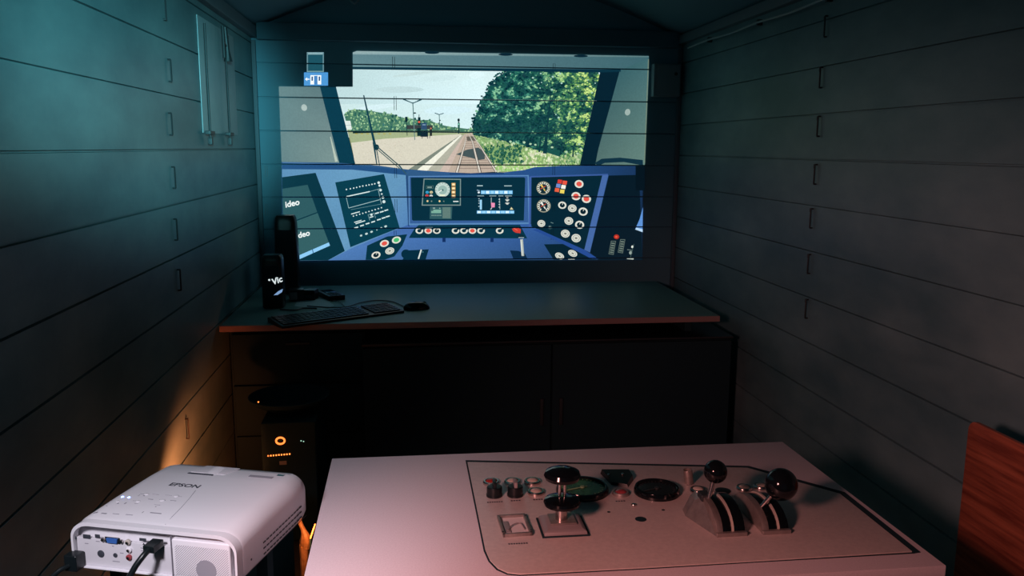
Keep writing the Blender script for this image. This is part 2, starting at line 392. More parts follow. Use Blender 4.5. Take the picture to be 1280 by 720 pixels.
# lamp posts and signals
pc = (44, 84, 92)
part('lamp_post', 6, [(seg(516, 128, 518.4, 175, 1.3, 1.0), (92, 126, 128)), (seg(505, 124.5, 516, 129, 1.2), pc), (seg(516, 129, 526.5, 124.8, 1.2), pc), (seg(504, 124, 510, 126.3, 1.8, 1), pc), (seg(527, 124.2, 521.5, 126.3, 1.8, 1), pc), (ell(518.5, 141.3, 1.8, .9), (30, 50, 56))])
part('lamp_post', 6, [(seg(549, 143, 549.8, 162, .9), (70, 110, 112)), (seg(543.3, 141.2, 549, 143.3, 1.0), pc), (seg(549, 143.3, 554.6, 141.6, 1.0), pc), (ell(550, 150.5, 1, .7), (30, 50, 56))])
part('signal', 6, [(seg(573.3, 150, 573.3, 167, 1.4), (14, 44, 50)), (ell(573.3, 150, 1.5, 1.9), (10, 36, 44)), (rc(572.2, 153.5, 574.8, 160), (40, 96, 84)), (ell(573.4, 155.2, .8, .8), (130, 220, 190))])
part('signal', 6, [(seg(523.8, 143, 524, 169, .8), (30, 60, 66)), (rc(522.4, 146.5, 525.6, 156), (12, 42, 50)), (ell(523.9, 152.5, 1.4, 1.3), (224, 96, 70)), (rc(521.5, 160, 526, 170), (10, 44, 48))])
part('signal', 6, [(seg(507.8, 147, 509, 169.5, .8), (16, 52, 58)), (rc(506.3, 146, 509.5, 152.5), (10, 40, 48))])
part('shelter', 5, [(rc(508, 156.5, 541, 161.5), (56, 62, 64)), (rc(526.5, 153.5, 533.5, 162), (46, 76, 108)), (seg(528, 156, 532, 156, .8), (150, 180, 200))])
part('passenger_group', 6, [(rc(525.5, 163, 535, 171), (14, 36, 50)), (rc(537.2, 161.5, 540, 170), (30, 34, 40)), (rc(522, 164, 525, 170), (20, 60, 52)), (seg(528, 171, 527.4, 173.2, .7), (30, 34, 44)), (seg(534, 171, 534.6, 173.2, .7), (30, 34, 44)), (seg(537.5, 170, 537, 173, .6), (30, 34, 44)), (ell(538.6, 160.6, 1.0, 1.1), (190, 120, 90))])
# big tree
tr = [(591.5, 168), (591, 158), (592.5, 150), (596, 141), (600, 134), (603, 124), (608, 117), (613, 106), (620, 97), (627, 93), (636, 88.4), (748, 90.3), (749.6, 96), (744, 118), (738, 145), (733, 170), (728, 192), (712, 192), (700, 196), (690, 190), (672, 188), (650, 180), (630, 176), (606, 171)]
sh = [(tr, (26, 80, 74))]
for _ in range(7600):
    x, y = random.uniform(589, 750), random.uniform(88.6, 196)
    if not inside(x, y, tr):
        if not inside(x+2.2, y+2.2, tr) or random.random() < .5: continue
    t = max(0, min(1, (x-660)/70)); dark = max(0, 1-abs(y-160)/26)*(1-t*.8)
    base = mix((30, 92, 84), (84, 136, 80), t)
    v = noise.noise((x*.075, y*.10, 3.1))*1.1+noise.noise((x*.2, y*.26, 7.7))*1.0+noise.noise((x*.5, y*.6, 1.3))*.5+random.uniform(-.28, .28)+t*.12-dark*.3
    if v < -.25: c = mix(base, (8, 48, 56), .9)
    elif v < .05: c = mix(base, (16, 66, 68), .5)
    elif v < .30: c = base
    elif v < .48: c = mix((60, 130, 108), (128, 172, 92), t)
    else: c = mix((124, 182, 144), (190, 220, 128), t)
    if dark > 0 and random.random() < dark: c = mix(c, (14, 60, 64), .75)
    if y > 186 and x < 700: continue
    sh.append((leaf(x, y, random.uniform(.9, 2.3), .75), jit(c, 12)))
for x, y in ((677, 103), (675, 110), (666, 97), (691, 96), (695, 143), (698, 147), (735, 100), (744, 104), (712, 140), (648, 142), (690, 112), (702, 104), (722, 108), (618, 104), (632, 96), (638, 92), (740, 116), (728, 130), (676, 92), (700, 92)):
    sh.append((leaf(x, y, random.uniform(.8, 1.9), .9), (160, 200, 184)))
part('tree_crown', 6, sh)
sh = []
for x0, y0, x1, y1, w, w2 in ((681, 192, 684, 160, 5, 3), (684, 160, 688, 120, 2.6, 1.2), (684, 160, 676, 142, 1.8, .6), (674, 190, 676, 172, 2.4, 1.4), (658, 184, 660, 170, 2.2, 1.6),
                              (634, 176, 638, 180, 2.2, 1.2), (700, 194, 703, 180, 1.8, 1.2), (703, 180, 716, 172, 1.2, .6), (700, 185, 692, 176, 1.0, .5), (716, 196, 717, 184, 2, 1.4),
                              (688, 130, 700, 98, 1.2, .5), (688, 120, 684, 96, 1.2, .4)):
    sh.append((seg(x0, y0, x1, y1, w, w2), (14, 56, 62)))
for x, y in ((638, 177), (642, 179), (655, 178), (663, 180), (669, 181), (690, 184), (708, 190), (722, 192), (726, 186), (724, 180)):
    sh.append((leaf(x, y, 2.2, .8), (170, 204, 170)))
for s_ in (sh[0:3]+sh[10:12], sh[3:4], sh[4:5], sh[5:6], sh[6:9], sh[9:10]): part('tree_trunk', 7, s_)
for s_ in sh[12:]: part('meadow_gap', 7, [s_])
# cab frame around the windscreen ------------------------------------
gp = (104, 134, 136); dkp = (8, 44, 60)
part('side_panel', 7, [([(348.5, 108), (401, 108.6), (424, 203.5), (352, 202.5)], [(98, 128, 130), (88, 116, 120), (118, 142, 140), (96, 124, 126)]),
                       (seg(413, 171, 420.5, 202, 1.0, 3.4), (176, 190, 176)), (ell(380.2, 134.5, 3.6, 4.2, -20), (168, 186, 182))])
part('windscreen_pillar', 8, [([(400, 108.6), (420, 109), (444, 204.5), (424, 203.5)], (8, 56, 74))])
part('side_panel', 7, [([(775, 87), (811, 71), (811, 90), (806, 206.5), (744, 207), (748, 185)], [(52, 92, 98), (60, 100, 106), (60, 98, 102), (96, 126, 118), (80, 108, 104), (70, 100, 100)]),
                       (ell(784.5, 140.2, 3.4, 4.2, 15), (150, 170, 164)), (seg(810.6, 74, 805.6, 204, 1.2), (110, 128, 112))])
part('windscreen_pillar', 8, [([(750, 90.5), (752, 86.5), (775, 87), (748, 186), (743.5, 207), (724.5, 207.5), (738, 150)], (5, 32, 46))])
part('header_panel', 8, [([(441, 67.5), (811, 70.5), (811, 72.5), (777, 87.2), (441, 84)], [(92, 126, 134), (58, 96, 104), (56, 92, 100), (62, 100, 108), (96, 132, 138)]),
                         ([(441, 65.5), (446, 63.8), (811, 70), (811, 71.6), (441, 68)], [(140, 166, 168), (146, 172, 172), (86, 120, 122), (80, 112, 116), (130, 158, 162)])])
part('header_dark_line', 9, [([(441, 83.6), (776, 87), (776, 89.6), (752, 90.6), (441, 86.6)], (8, 46, 62))]
     + [(ell(x, y, 9, 1.6, .5), (6, 34, 48)) for x, y in ((540, 65.8), (632, 68.2), (726, 70))])  # dark line below the header, dark notches along its top
part('wiper', 9, [(seg(454.6, 119, 468.5, 181, 1.5, 3.2), (14, 60, 74)), (seg(467, 178, 471, 206, 2.6, 1.2), (24, 66, 78)), (seg(469, 178, 474.5, 207, 1.2, 1.0), (30, 70, 80)),
                  (ell(470.5, 184, 3.4, 3.6), (12, 50, 62)), (seg(471, 183, 499, 207, 1.3, 1.3), (40, 76, 82)), (seg(472, 187, 500, 211, 1.1), (60, 92, 94)), (seg(499, 207, 508, 218, 2, 1.2), (50, 84, 96))])
# door sign at the upper left of the picture
sg = part('door_symbol', 2, [(rc(380, 90.5, 410, 107), (74, 146, 206)), (seg(382, 99, 387, 99, 1.2), (236, 246, 250)), ([(381.2, 99), (384, 96.6), (384, 101.4)], (236, 246, 250))], label='blue sign with a white door symbol and arrow')
part('door_leaf', 3, [(rc(388, 94, 401.5, 105.5), (240, 248, 250)), (rc(392.6, 94.8, 396.9, 105.5), (70, 130, 190)), (rc(389.3, 95.6, 391.2, 101), (30, 80, 130)), (rc(398.3, 95.6, 400.2, 101), (30, 80, 130))], parent=sg)
sw = part('mirror_view', 2, [(rc(383.5, 66, 404.8, 90), (26, 78, 92)), (rc(383.5, 65.4, 404.8, 68.2), (130, 166, 172)), (rc(383.5, 66, 385, 90), (96, 136, 144)), (rc(403.4, 66, 404.8, 90), (96, 136, 144)), (rc(383.5, 88.6, 404.8, 90), (110, 150, 156))])

# dashboard ----------------------------------------------------------
DB = (58, 82, 164)
dash = part('dashboard', 9, [([(352, 202.4), (422, 203.4), (473, 207), (507, 211.6), (562, 216.2), (590, 217.2), (630, 215.6), (655, 212.6), (668, 209), (700, 207.4), (803.5, 206.6), (803, 325), (354, 325.8)],
                             [(54, 82, 140), (54, 84, 144), (54, 84, 144), (54, 84, 144), (54, 84, 150), (50, 80, 150), (46, 76, 150), (44, 74, 146), (44, 74, 144), (40, 70, 138), (26, 48, 96), (12, 26, 44), (70, 96, 160)]),
                            ([(352.5, 211.5), (440, 212), (508, 219), (510, 283), (501, 284.5), (440, 310), (410, 325.6), (354, 325.8)], [(104, 132, 196), (116, 144, 206), (110, 138, 200), (92, 120, 196), (100, 126, 198), (110, 136, 200), (116, 144, 204), (100, 130, 190)]),
                            ([(352.5, 202.8), (440, 206), (508, 213), (508, 219), (440, 212), (352.5, 211.5)], (40, 74, 138)),
                            ([(510, 281), (663, 280), (674, 287), (748, 323), (745, 324.5), (410, 325.6), (440, 310)], [(70, 94, 180), (58, 86, 170), (40, 76, 158), (24, 50, 104), (24, 50, 104), (86, 112, 190), (88, 114, 196)]),
                            (seg(508, 219, 511, 283, 1.4), (34, 60, 122)), (seg(353, 203, 440, 206.2, 1.2), (84, 108, 176)), (seg(562, 217.4, 630, 216.6, 1.2), (30, 52, 110))])
left = part('side_monitor', 10, [([(352.6, 221.5), (394.5, 216), (431, 313.8), (410, 325.4), (354, 325.7)], (8, 50, 64))], label='tilted side monitor at the left of the dashboard')
part('camera_tile', 11, [([(353, 236), (384.5, 231), (396.5, 265), (354, 281)], (44, 86, 92))], parent=left)
part('camera_tile', 11, [([(354, 282.6), (397, 266.2), (411, 303), (373, 320), (354.6, 324)], (50, 92, 96))], parent=left)
part('taskbar', 12, [([(373, 319.5), (411, 303), (412.5, 307), (373, 324.6)], (136, 196, 236)), (seg(390.4, 311, 391.6, 316.6, .9), (30, 80, 120))], parent=left)
disp = part('display_panel', 10, [([(419, 228), (480, 217.6), (499.5, 284.6), (438, 309)], (7, 58, 74))], label='tilted dark display with rows of white marks')
wc = (206, 226, 224); sh = []
def crop(x, y): return 415+x/7.2, 210+y/7.2
for x, y in ((130, 193), (165, 187), (195, 181), (222, 175), (250, 168), (277, 162), (308, 157), (333, 152), (360, 147), (385, 142)): sh.append((ell(*crop(x, y), .9, .9), wc))
for x, y, r in ((420, 132, 1.6), (428, 158, 1.4), (437, 199, 1.6), (448, 234, 1.0), (458, 265, 1.7), (467, 303, 1.9)): sh.append((ell(*crop(x, y), r, r), wc))
for a, b_, w in (((130, 257), (340, 212), 1.3), ((340, 212), (435, 185), .5), ((150, 360), (430, 285), .7), ((128, 262), (150, 360), .6), ((415, 190), (445, 325), .6), ((440, 325), (170, 375), .35), ((172, 415), (250, 393), 1.2),
                 ((200, 490), (265, 470), 1.1), ((212, 502), (298, 474), 1.2), ((325, 420), (378, 405), .5), ((325, 420), (340, 470), .5), ((378, 405), (392, 450), .5), ((340, 445), (372, 436), 1.3)):
    sh.append((seg(*crop(*a), *crop(*b_), w), mix((60, 120, 130), wc, min(1, w))))
for i in range(10): sh.append((ell(*crop(193+i*28, 433-i*8.4), .9, .8), wc))
for x, y in ((355, 420),): sh.append((ell(*crop(x, y), 1.6, 1.4), wc))
for x, y in ((218, 536), (270, 518), (320, 500), (370, 484), (422, 464), (464, 449), (502, 436), (448, 394), (488, 380), (405, 406)): sh.append((seg(*crop(x-17, y+5), *crop(x+17, y-5), 1.5), wc))
for x, y, r in ((262, 608, 1.4), (310, 592, 1.6), (356, 574, 1.5), (404, 558, .7), (443, 540, 1.3), (483, 525, 1.6)): sh.append((ell(*crop(x, y), r*1.1, r*.8, -20), (186, 210, 208)))
part('display_marks', 11, sh, parent=disp)
# centre console of the dashboard
cen = part('centre_panel', 10, [([(510.5, 220), (661, 218.8), (662.5, 280), (511, 281.5)], (98, 124, 196)), ([(512, 221.2), (659.5, 220.2), (660.6, 278), (512.4, 279.4)], (60, 86, 160))])
part('centre_display', 11, [([(513.5, 222.6), (514.6, 222), (655, 221.6), (656.6, 223), (654.8, 275.6), (516.5, 275.8), (515, 274.6)], (6, 44, 60))], parent=cen)
def q5(x, y): return 510+x/11.075, 215+y/11.075
ins = part('speed_instrument', 12, [([(529.5, 223.2), (576.2, 223.6), (576, 257), (527, 257)], (118, 140, 138)), ([(530.6, 224.4), (575, 224.8), (574.8, 255.8), (528.4, 255.8)], (8, 56, 66))], label='square instrument with a round speed dial')
sh = [(ell(*q5(478, 245), 9.3, 9.2, 0, 28), (186, 206, 198)), (ell(*q5(480, 248), 5.6, 5.6), (146, 176, 168)), (ell(*q5(480, 250), 1.2, 1.2), (60, 100, 100)), (seg(*q5(400, 290), *q5(470, 252), .8), (240, 244, 238)), (rc(*q5(440, 314), *q5(512, 330)), (232, 236, 204))]
for k in range(11):
    a = R(150+k*24); x, y = q5(478, 245); sh.append((seg(x+7.4*math.cos(a), y+7.4*math.sin(a), x+8.8*math.cos(a), y+8.8*math.sin(a), .6), (70, 104, 104)))
part('speed_dial', 13, sh, parent=ins)
sh = []
for y in (172, 226, 280, 335): x0, y0 = q5(630, y); sh += [(rc(x0-2.4, y0-1.9, x0+2.4, y0+1.9), (214, 168, 96)), (rc(x0-1.5, y0-1, x0+1.5, y0+1), (250, 232, 190))]
for x, y, c in ((266, 280, (60, 160, 206)), (322, 280, (206, 194, 150)), (262, 328, (210, 66, 66)), (320, 332, (214, 220, 214))): x0, y0 = q5(x, y); sh += [(ell(x0, y0, 2.1, 1.7, 0, 10), c), (ell(x0, y0, .7, .6, 0, 8), mix(c, (20, 50, 60), .5))]
for x, y, r, c in ((270, 403, 1.2, (226, 200, 150)), (326, 404, .9, (120, 140, 130)), (437, 404, 1.2, (230, 204, 150)), (495, 406, .8, (110, 130, 120))): x0, y0 = q5(x, y); sh.append((ell(x0, y0, r, r), c))
sh += [(seg(*q5(625, 408), *q5(698, 408), 1.3), (214, 224, 220)), (rc(*q5(250, 188), *q5(354, 232)), (70, 104, 104)), (rc(*q5(256, 194), *q5(348, 226)), (10, 50, 58)), (rc(*q5(268, 202), *q5(332, 222)), (120, 146, 140))]
for i in range(4): part('lit_key', 13, sh[2*i:2*i+2], parent=ins)
for i in range(4): part('lit_key', 13, sh[8+2*i:10+2*i], parent=ins)
for s_ in sh[16:20]: part('small_lamp', 13, [s_], parent=ins)
part('instrument_lettering', 13, sh[20:21], parent=ins); part('readout', 13, sh[21:], parent=ins)
sub = part('radio_unit', 12, [([(537.5, 258.4), (565.4, 258.4), (564.6, 274), (537, 273.6)], (46, 86, 92)), (rc(*q5(478, 488), *q5(590, 640)), (92, 120, 114)), (rc(*q5(322, 520), *q5(458, 570)), (118, 168, 150)), (rc(*q5(322, 518), *q5(350, 540)), (60, 96, 96)),
                              (seg(*q5(345, 500), *q5(375, 500), 1), (170, 186, 176)), (ell(*q5(440, 502), .9, .6), (150, 170, 160))] + [(seg(*q5(325+i*24, 600), *q5(342+i*24, 600), 1.6), (110, 140, 134)) for i in range(6)])
def q6(x, y): return 585+x/11.075, 215+y/11.075
lb, lb2 = (150, 206, 236), (214, 238, 248)
sh = [(rc(*q6(178, 255), *q6(618, 306)), (96, 170, 220)), (rc(*q6(122, 534), *q6(640, 576)), (96, 170, 220)), (rc(*q6(164, 384), *q6(192, 520)), lb), ([q6(318, 425), q6(372, 428), q6(370, 488), q6(324, 492)], (228, 140, 176)),
      (seg(*q6(322, 352), *q6(322, 425), 1.0), (140, 160, 164)), (seg(*q6(330, 495), *q6(312, 520), 1.0), (190, 200, 200)), (seg(*q6(435, 360), *q6(442, 518), 1.0), (120, 146, 150)), ([q6(600, 486), q6(578, 520), q6(628, 520)], (210, 206, 160)),
      (ell(*q6(150, 283), 1.4, 1.2), (220, 234, 240)), (seg(*q6(122, 250), *q6(160, 258), 1), (150, 180, 200)), (seg(*q6(125, 190), *q6(205, 190), 1.2), (170, 196, 200)), (seg(*q6(500, 192), *q6(606, 192), 1.1), (160, 186, 190))]
for i in range(7): sh.append((rc(*q6(186+i*63, 262), *q6(232+i*63, 300)), lb2 if i % 2 else lb))
for i in range(8): sh.append((rc(*q6(130+i*65, 540), *q6(180+i*65, 570)), lb2 if i % 2 == 0 else lb))
for x0, x1 in ((130, 222), (296, 392), (420, 490), (512, 608)): sh.append((seg(*q6(x0, 332), *q6(x1, 332), 1.3), (130, 158, 164)))
for y in (340, 385, 430): x0, y0 = q6(544, y); sh += [(ell(x0, y0, 2.8, .8), (180, 190, 186)), (ell(x0, y0+1.0, 1.6, .9), (210, 214, 204))]
for y in (370, 400, 432, 476): sh.append((ell(*q6(152, y), .8, .6), (170, 196, 204)))
for y in (378, 414, 450, 486): sh.append((ell(*q6(434, y), .9, .6), (190, 204, 204)))
part('driver_screen', 12, sh, parent=cen)
# key strip below the centre panel
ks = part('key_strip', 10, [([(524, 280.8), (650, 281), (659, 298), (511, 297.4), (518, 286)], (6, 50, 68)), (rc(553, 297, 557, 302.6), (16, 44, 92)), (rc(613, 297, 617, 302.6), (16, 44, 92)), (seg(532, 284.4, 541, 284.4, 1), (110, 140, 150))])
def knob(parent, x, y, r, kind, name='button', layer=11, rot=0, ry=None):
    ry = ry or r*.86; w = (214, 216, 204)
    s_ = [(ell(x, y, r, ry, rot), w)]
    if kind == 'black': s_ += [(ell(x, y, r*.62, ry*.62, rot), (8, 34, 44)), (seg(x, y-ry*.1, x+r*.2, y-ry*.6, .7), w)]
    elif kind == 'c': s_ += [(ell(x, y, r*.55, ry*.55, rot), (10, 46, 60)), (seg(x-r*.1, y, x+r*.9, y-ry*.8, r*.45), (10, 46, 60))]
    elif kind == 'red': s_ += [(ell(x, y, r*.62, ry*.62, rot), (220, 84, 72))]
    elif kind == 'green': s_ += [(ell(x, y, r*.62, ry*.62, rot), (70, 180, 110))]
    elif kind == 'disc': s_ += [(ell(x, y, r*.78, ry*.78, rot), (150, 156, 146)), (ell(x, y, r*.64, ry*.64, rot), (206, 208, 196)), (ell(x, y, r*.28, ry*.22, rot), (110, 112, 104))]
    return part(name, layer, s_, parent=parent)
for x, k in ((524.2, 'c'), (535.3, 'red'), (546, 'black'), (569.5, 'c'), (580, 'c'), (590.5, 'red'), (601.3, 'c'), (624.6, 'c')): knob(ks, x, 288.4, 4.8, k, ry=3.9)
part('red_button', 11, [([(640, 286), (646, 284), (651, 286.5), (650.6, 291.6), (645, 291), (641.6, 289)], (196, 58, 48)), (seg(642, 285.2, 647, 288, .8), (236, 110, 90))], parent=ks)
part('hand_lever', 12, [([(637.5, 313), (648, 313.6), (656, 317), (660, 324.6), (642, 324.4)], (8, 38, 64)), (ell(651, 295.6, 4, 2.6), (12, 40, 52)), (seg(652, 299, 653.6, 320, 3.4, 3.2), (170, 180, 174)), (seg(651.2, 300, 652.6, 319, 1.0), (222, 226, 214)), (seg(648, 297, 655, 297, 1), (150, 170, 176))])
kc = part('button_cluster', 10, [([(457, 324.8), (459, 307), (484, 295.6), (509, 292.8), (503, 307), (493, 320.5), (481, 324.6)], (6, 48, 64))])
for x, y, k in ((480.5, 304.3, 'red'), (495.5, 300, 'green'), (470, 318.8, 'black'), (487.2, 313.6, 'disc')): knob(kc, x, y, 5.8, k, rot=-18, ry=4.2)
part('speech_handset', 10, [(ell(507.5, 317.6, 6.0, 5.8), (5, 42, 60)), ([(510, 313), (536, 311.6), (532, 324.6), (503, 324.8)], (5, 42, 60)), (seg(523, 323.6, 526.6, 312, 1.8), (206, 216, 210)), (ell(528.5, 315, 1.0, 1.0), (60, 110, 120))])
# right instrument panel
def q7(x, y): return 660+x/6, 210+y/6
rp_ = part('instrument_panel', 10, [([(664.5, 221.8), (753.5, 218.8), (731, 312), (672, 286), (664.2, 283)], (5, 36, 50))], label='dark panel of gauges and round buttons')
part('panel_border', 11, [([(753, 218.6), (760.5, 218.6), (737.4, 315.6), (730.4, 312.2)], (66, 100, 158)), (seg(662.8, 221, 662, 284, 2.2), (62, 92, 160)), (seg(663, 221, 760, 218.2, 1.8), (56, 88, 150)), ([(672, 286), (730, 312), (748, 323.6), (740, 323.8), (700, 303), (666, 287)], (36, 72, 140))])
for (x, y, nd) in ((116, 150, (224, 190, 90)), (118, 284, (236, 238, 230))):
    x, y = q7(x, y); s_ = [(ell(x, y, 8.7, 8.2, 0, 28), (150, 150, 132)), (ell(x, y, 7.4, 7.0, 0, 28), (20, 44, 52))]
    for k in range(14):
        a = R(130+k*22); s_.append((seg(x+5.0*math.cos(a), y+4.8*math.sin(a), x+7.6*math.cos(a), y+7.2*math.sin(a), 1.3), (222, 222, 206)))
    s_ += [(seg(x-3, y-4.2, x+2, y+3.6, 2.2, 1.2), nd), (seg(x+2.6, y-2.4, x-3.6, y+1, .9), (206, 74, 50)), (ell(x, y, 1.2, 1.2), (120, 120, 100))]
    part('gauge', 12, s_, parent=rp_)
sh = []
for x, y, c in ((238, 102, (206, 56, 50)), (275, 110, (226, 84, 64)), (227, 133, (110, 136, 196)), (265, 142, (236, 234, 222)), (217, 165, (224, 92, 62)), (256, 176, (226, 204, 92))):
    x, y = q7(x, y); sh.append(([(x-2.2, y-2.7), (x+3.2, y-2), (x+2.4, y+2.7), (x-3, y+1.9)], c))
part('key_block', 12, sh, parent=rp_)
for x, y, r, k in ((383, 120, 5.6, 'red'), (360, 211, 5.8, 'red'), (438, 232, 5.8, 'red'), (257, 279, 5.2, 'black'), (332, 302, 5.4, 'disc'), (413, 327, 5.8, 'black'), (306, 397, 5.5, 'disc'), (387, 426, 5.7, 'black'),
                   (280, 492, 5.6, 'disc'), (361, 526, 5.9, 'disc'), (100, 416, 4.9, 'disc')): knob(rp_, *q7(x, y), r, k, layer=12, rot=10, ry=r*.88)
part('key_switch', 12, [(seg(*q7(170, 408), *q7(190, 414), 1), (90, 120, 120)), (ell(*q7(165, 445), 2.6, 2.6), (40, 66, 72)), (ell(*q7(163, 442), 1.2, 1.2), (120, 140, 136))], parent=rp_)
lp = part('lower_panel', 11, [([(680, 305.4), (703.5, 305), (724, 313), (746, 324.6), (692, 324.6)], (5, 32, 46))])
for x, y, r in ((237, 660, 5.9), (335, 640, 6.0)): knob(lp, *q7(x, y), r, 'disc', layer=12, rot=25, ry=3.9)
part('button_rim', 12, [([(710, 324.4), (711, 322.6), (717, 322.6), (718.6, 324.4)], (190, 196, 186))], parent=lp)
# dark console at the far right
fr = part('side_console', 10, [([(761, 219.4), (799, 218.6), (803, 325), (748, 325), (737.6, 315.6)], (5, 24, 36)), (rc(794.5, 207, 806, 238), (3, 18, 28)), ([(743, 204), (752, 198.5), (775, 197), (803.5, 200), (803.8, 206.8), (780, 202.6), (756, 203.6), (748, 207.4)], (14, 46, 62))])
part('blue_screen_corner', 11, [([(803.6, 259), (803.2, 290), (794, 286.5), (799.5, 274)], (90, 140, 206)), ([(795.6, 284.4), (803.4, 286.8), (803.2, 290.2), (794, 286.8)], (176, 206, 232))], parent=fr)
part('red_lamp', 11, [(ell(770.6, 296, 3.4, 2.9), (170, 44, 34)), (ell(770.4, 296, 1.6, 1.3), (226, 84, 60))], parent=fr)
for cx, cy in ((765.4, 309.6), (777, 307.6)):
    s_ = [([(cx-1.6, cy-8.6), (cx+4.6, cy-8.4), (cx+1.6, cy+9), (cx-4.8, cy+8)], (92, 108, 102)), ([(cx-1.0, cy-7.8), (cx+3.8, cy-7.6), (cx+1.0, cy+8.2), (cx-4.0, cy+7.2)], (14, 38, 46))]
    for i in range(5): s_.append((seg(cx-2.4-.5*i+1.4, cy-5.6+i*2.8, cx+1.6-.5*i+1.4, cy-5.2+i*2.8, 1.6), (104, 120, 110)))
    part('keypad', 11, s_, parent=fr)
part('switch_block', 11, [(ell(790.5, 308.5, 1.5, 1.6), (216, 224, 214)), (ell(788.2, 316, 1.9, 2.2), (140, 156, 148)), (seg(784, 312, 790, 313, .9), (100, 120, 116)), (seg(783.6, 323, 792, 323.6, 1.6), (190, 200, 190)), (seg(792.5, 305, 788, 322, .5), (70, 96, 96))], parent=fr)
# lettering in the side monitor: "ideo" twice
def wall_text(txt, px, py, size, rot, parent, shear=.15):
    m_ = text_mesh(txt, size, 'caption', pm, parent, bold=.0012, extrude=0, shear=shear)
    ca = m_.data.color_attributes.new('Col', 'FLOAT_COLOR', 'CORNER')
    for d_ in ca.data: d_.color = lin((232, 240, 238))
    p = ony(px, py, D-.0008-13*.0006)-PO
    m_.location = p; m_.rotation_euler = (R(90), -R(rot), 0)
    return m_
wall_text('ideo', 365, 254.5, .044, 12, left)
wall_text('deo', 379.5, 293, .042, 14, left)

# ------------------------------------------------------------------ things on the walls
t = empty('junction_box', (ony(833, 90, D-.04).x, D, 1.86)); tag(t, 'grey junction box on the back wall, right of the picture', 'box')
MB().box(-.075, .075, -.06, -.001, -.085, .09, .006).build('housing', 'lightiron', t)
MB().box(-.055, .072, -.066, -.0605, -.078, .083, .002).build('cover', 'lightiron', t)
MB().lathe([(.009, 0), (.009, .008), (.004, .01)], 16, (.045, -.0655, .035), (0, -1, 0)).build('knob', 'iron', t)
mb = MB(); a, b_ = onx(860, 60, W-.055), onx(1033, 0, W-.055)
pts = [a.lerp(b_, i/8*1.6)+Vector((0, 0, .006*(i % 2))) for i in range(9)]
c = mb.tube(smooth_path(pts, 4), .005, 8).build('cable', 'lightiron'); tag(c, 'thin cable clipped along the top of the right wall', 'cable')
for i in (1, 3, 5, 7): MB().box(pts[i].x-.002, W-.0345, pts[i].y-.008, pts[i].y+.008, pts[i].z-.012, pts[i].z+.012, .002).build('clip', 'iron', c)
# shutter with two long bolts high on the left wall
q = lambda x, y: onx(x, y, .012)
pa, pb_ = q(252.5, 60), q(296.5, 166)
y0, y1, zt, zb_ = onx(253, 110, 0.01).y, onx(296, 110, 0.01).y, 1.99, onx(262, 166.5, 0.01).z
sh_ = empty('ventilation_shutter', (0, (y0+y1)/2, zb_)); tag(sh_, 'painted shutter flap with two long bolts high on the left wall', 'shutter')
cy = (y0+y1)/2
MB().box(.001, .005, y0-cy, y1-cy, 0, zt-zb_, .002).build('flap', 'plate', sh_)
for x0, ztop, zlow in ((261.5, 32, 173), (286, 66, 172)):
    yb = onx(x0+1.5, 150, .03).y
    b0, b1 = onx(x0+3 if x0 < 270 else x0+1.5, zlow, .03), onx(x0, ztop, .03)
    rod = MB().tube([(.026, yb-cy, b0.z-zb_), (.026, yb-cy, b1.z-zb_)], .0045, 8).build('bolt_rod', 'iron', sh_)
    MB().box(.0135, .036, yb-cy-.03, yb-cy+.045, .0-.006, .008, .002).build('bracket', 'iron', rod)
    MB().box(.0135, .03, yb-cy+.012, yb-cy+.032, -.045, -.015, .002).build('latch', 'iron', rod)
h = onx(281, 62, .04); yb = onx(287.5, 150, .03).y
mb = MB().tube([(.03, yb-cy-.01, h.z-zb_+.10), (.034, yb-cy, h.z-zb_), (.034, yb-cy+.002, h.z-zb_-.04)], [.008, .010, .018], 10)
mb.tube([(.03, yb-cy-.06, h.z-zb_+.10), (.03, yb-cy-.055, h.z-zb_-.03)], .006, 8)
mb.tube([(.03, yb-cy+.03, h.z-zb_+.07), (.032, yb-cy+.004, h.z-zb_-.02)], .005, 8)
mb.tube([(.03, yb-cy-.058, h.z-zb_+.04), (.03, yb-cy, h.z-zb_+.02)], .005, 8)
mb.build('handle', 'iron', sh_)
t = empty('ceiling_hook', (ony(440, 3, 3.37).x, 3.37, ony(440, 3, 3.37).z)); tag(t, 'small pale hook on the roof rib above the picture', 'hook')
MB().tube(smooth_path([(0, .029, .10), (0, 0, .08), (-.008, 0, .02), (.01, -.01, -.005), (.028, -.01, .012)]), .004, 8).build('wire', 'lightiron', t)

# ------------------------------------------------------------------ desk under the picture
DZ = .76
desk = empty('desk', (1.10, 4.03, 0)); tag(desk, 'long grey speckled desk below the projected picture', 'desk')
dk = [(.012, 3.50), (2.165, 3.515), (2.165, 4.50), (.012, 4.50)]
loc = lambda x, y: (x-1.10, y-4.03)
MB().prism([loc(*p) for p in dk], DZ-.026, DZ).build('desk_top', 'desk', desk, bevel=.0015)
MB().prism([loc(*p) for p in [(.012, 3.4975), (2.1675, 3.5125), (2.1675, 4.50), (2.1655, 4.50), (2.1655, 3.5145), (.012, 3.4995)]], DZ-.0255, DZ-.0008).build('edge_band', 'edge', desk)
# drawer pedestal on the left
ped = MB().box(-1.06, -.50, -.47, .44, .02, .733).build('pedestal', 'matte', desk)
for i in range(3):
    dr = MB().box(-1.05, -.51, -.488, -.4705, .05+i*.225, .262+i*.225, .003).build('drawer', 'matte', desk)
    MB().box(-.83, -.73, -.50, -.4885, .215+i*.225, .226+i*.225, .003).build('handle', 'iron', dr)
MB().box(.93, .96, -.45, .44, 0, .733).build('side_panel', 'matte', desk)
MB().box(-.499, .929, .36, .38, .30, .733).build('modesty_panel', 'matte', desk)
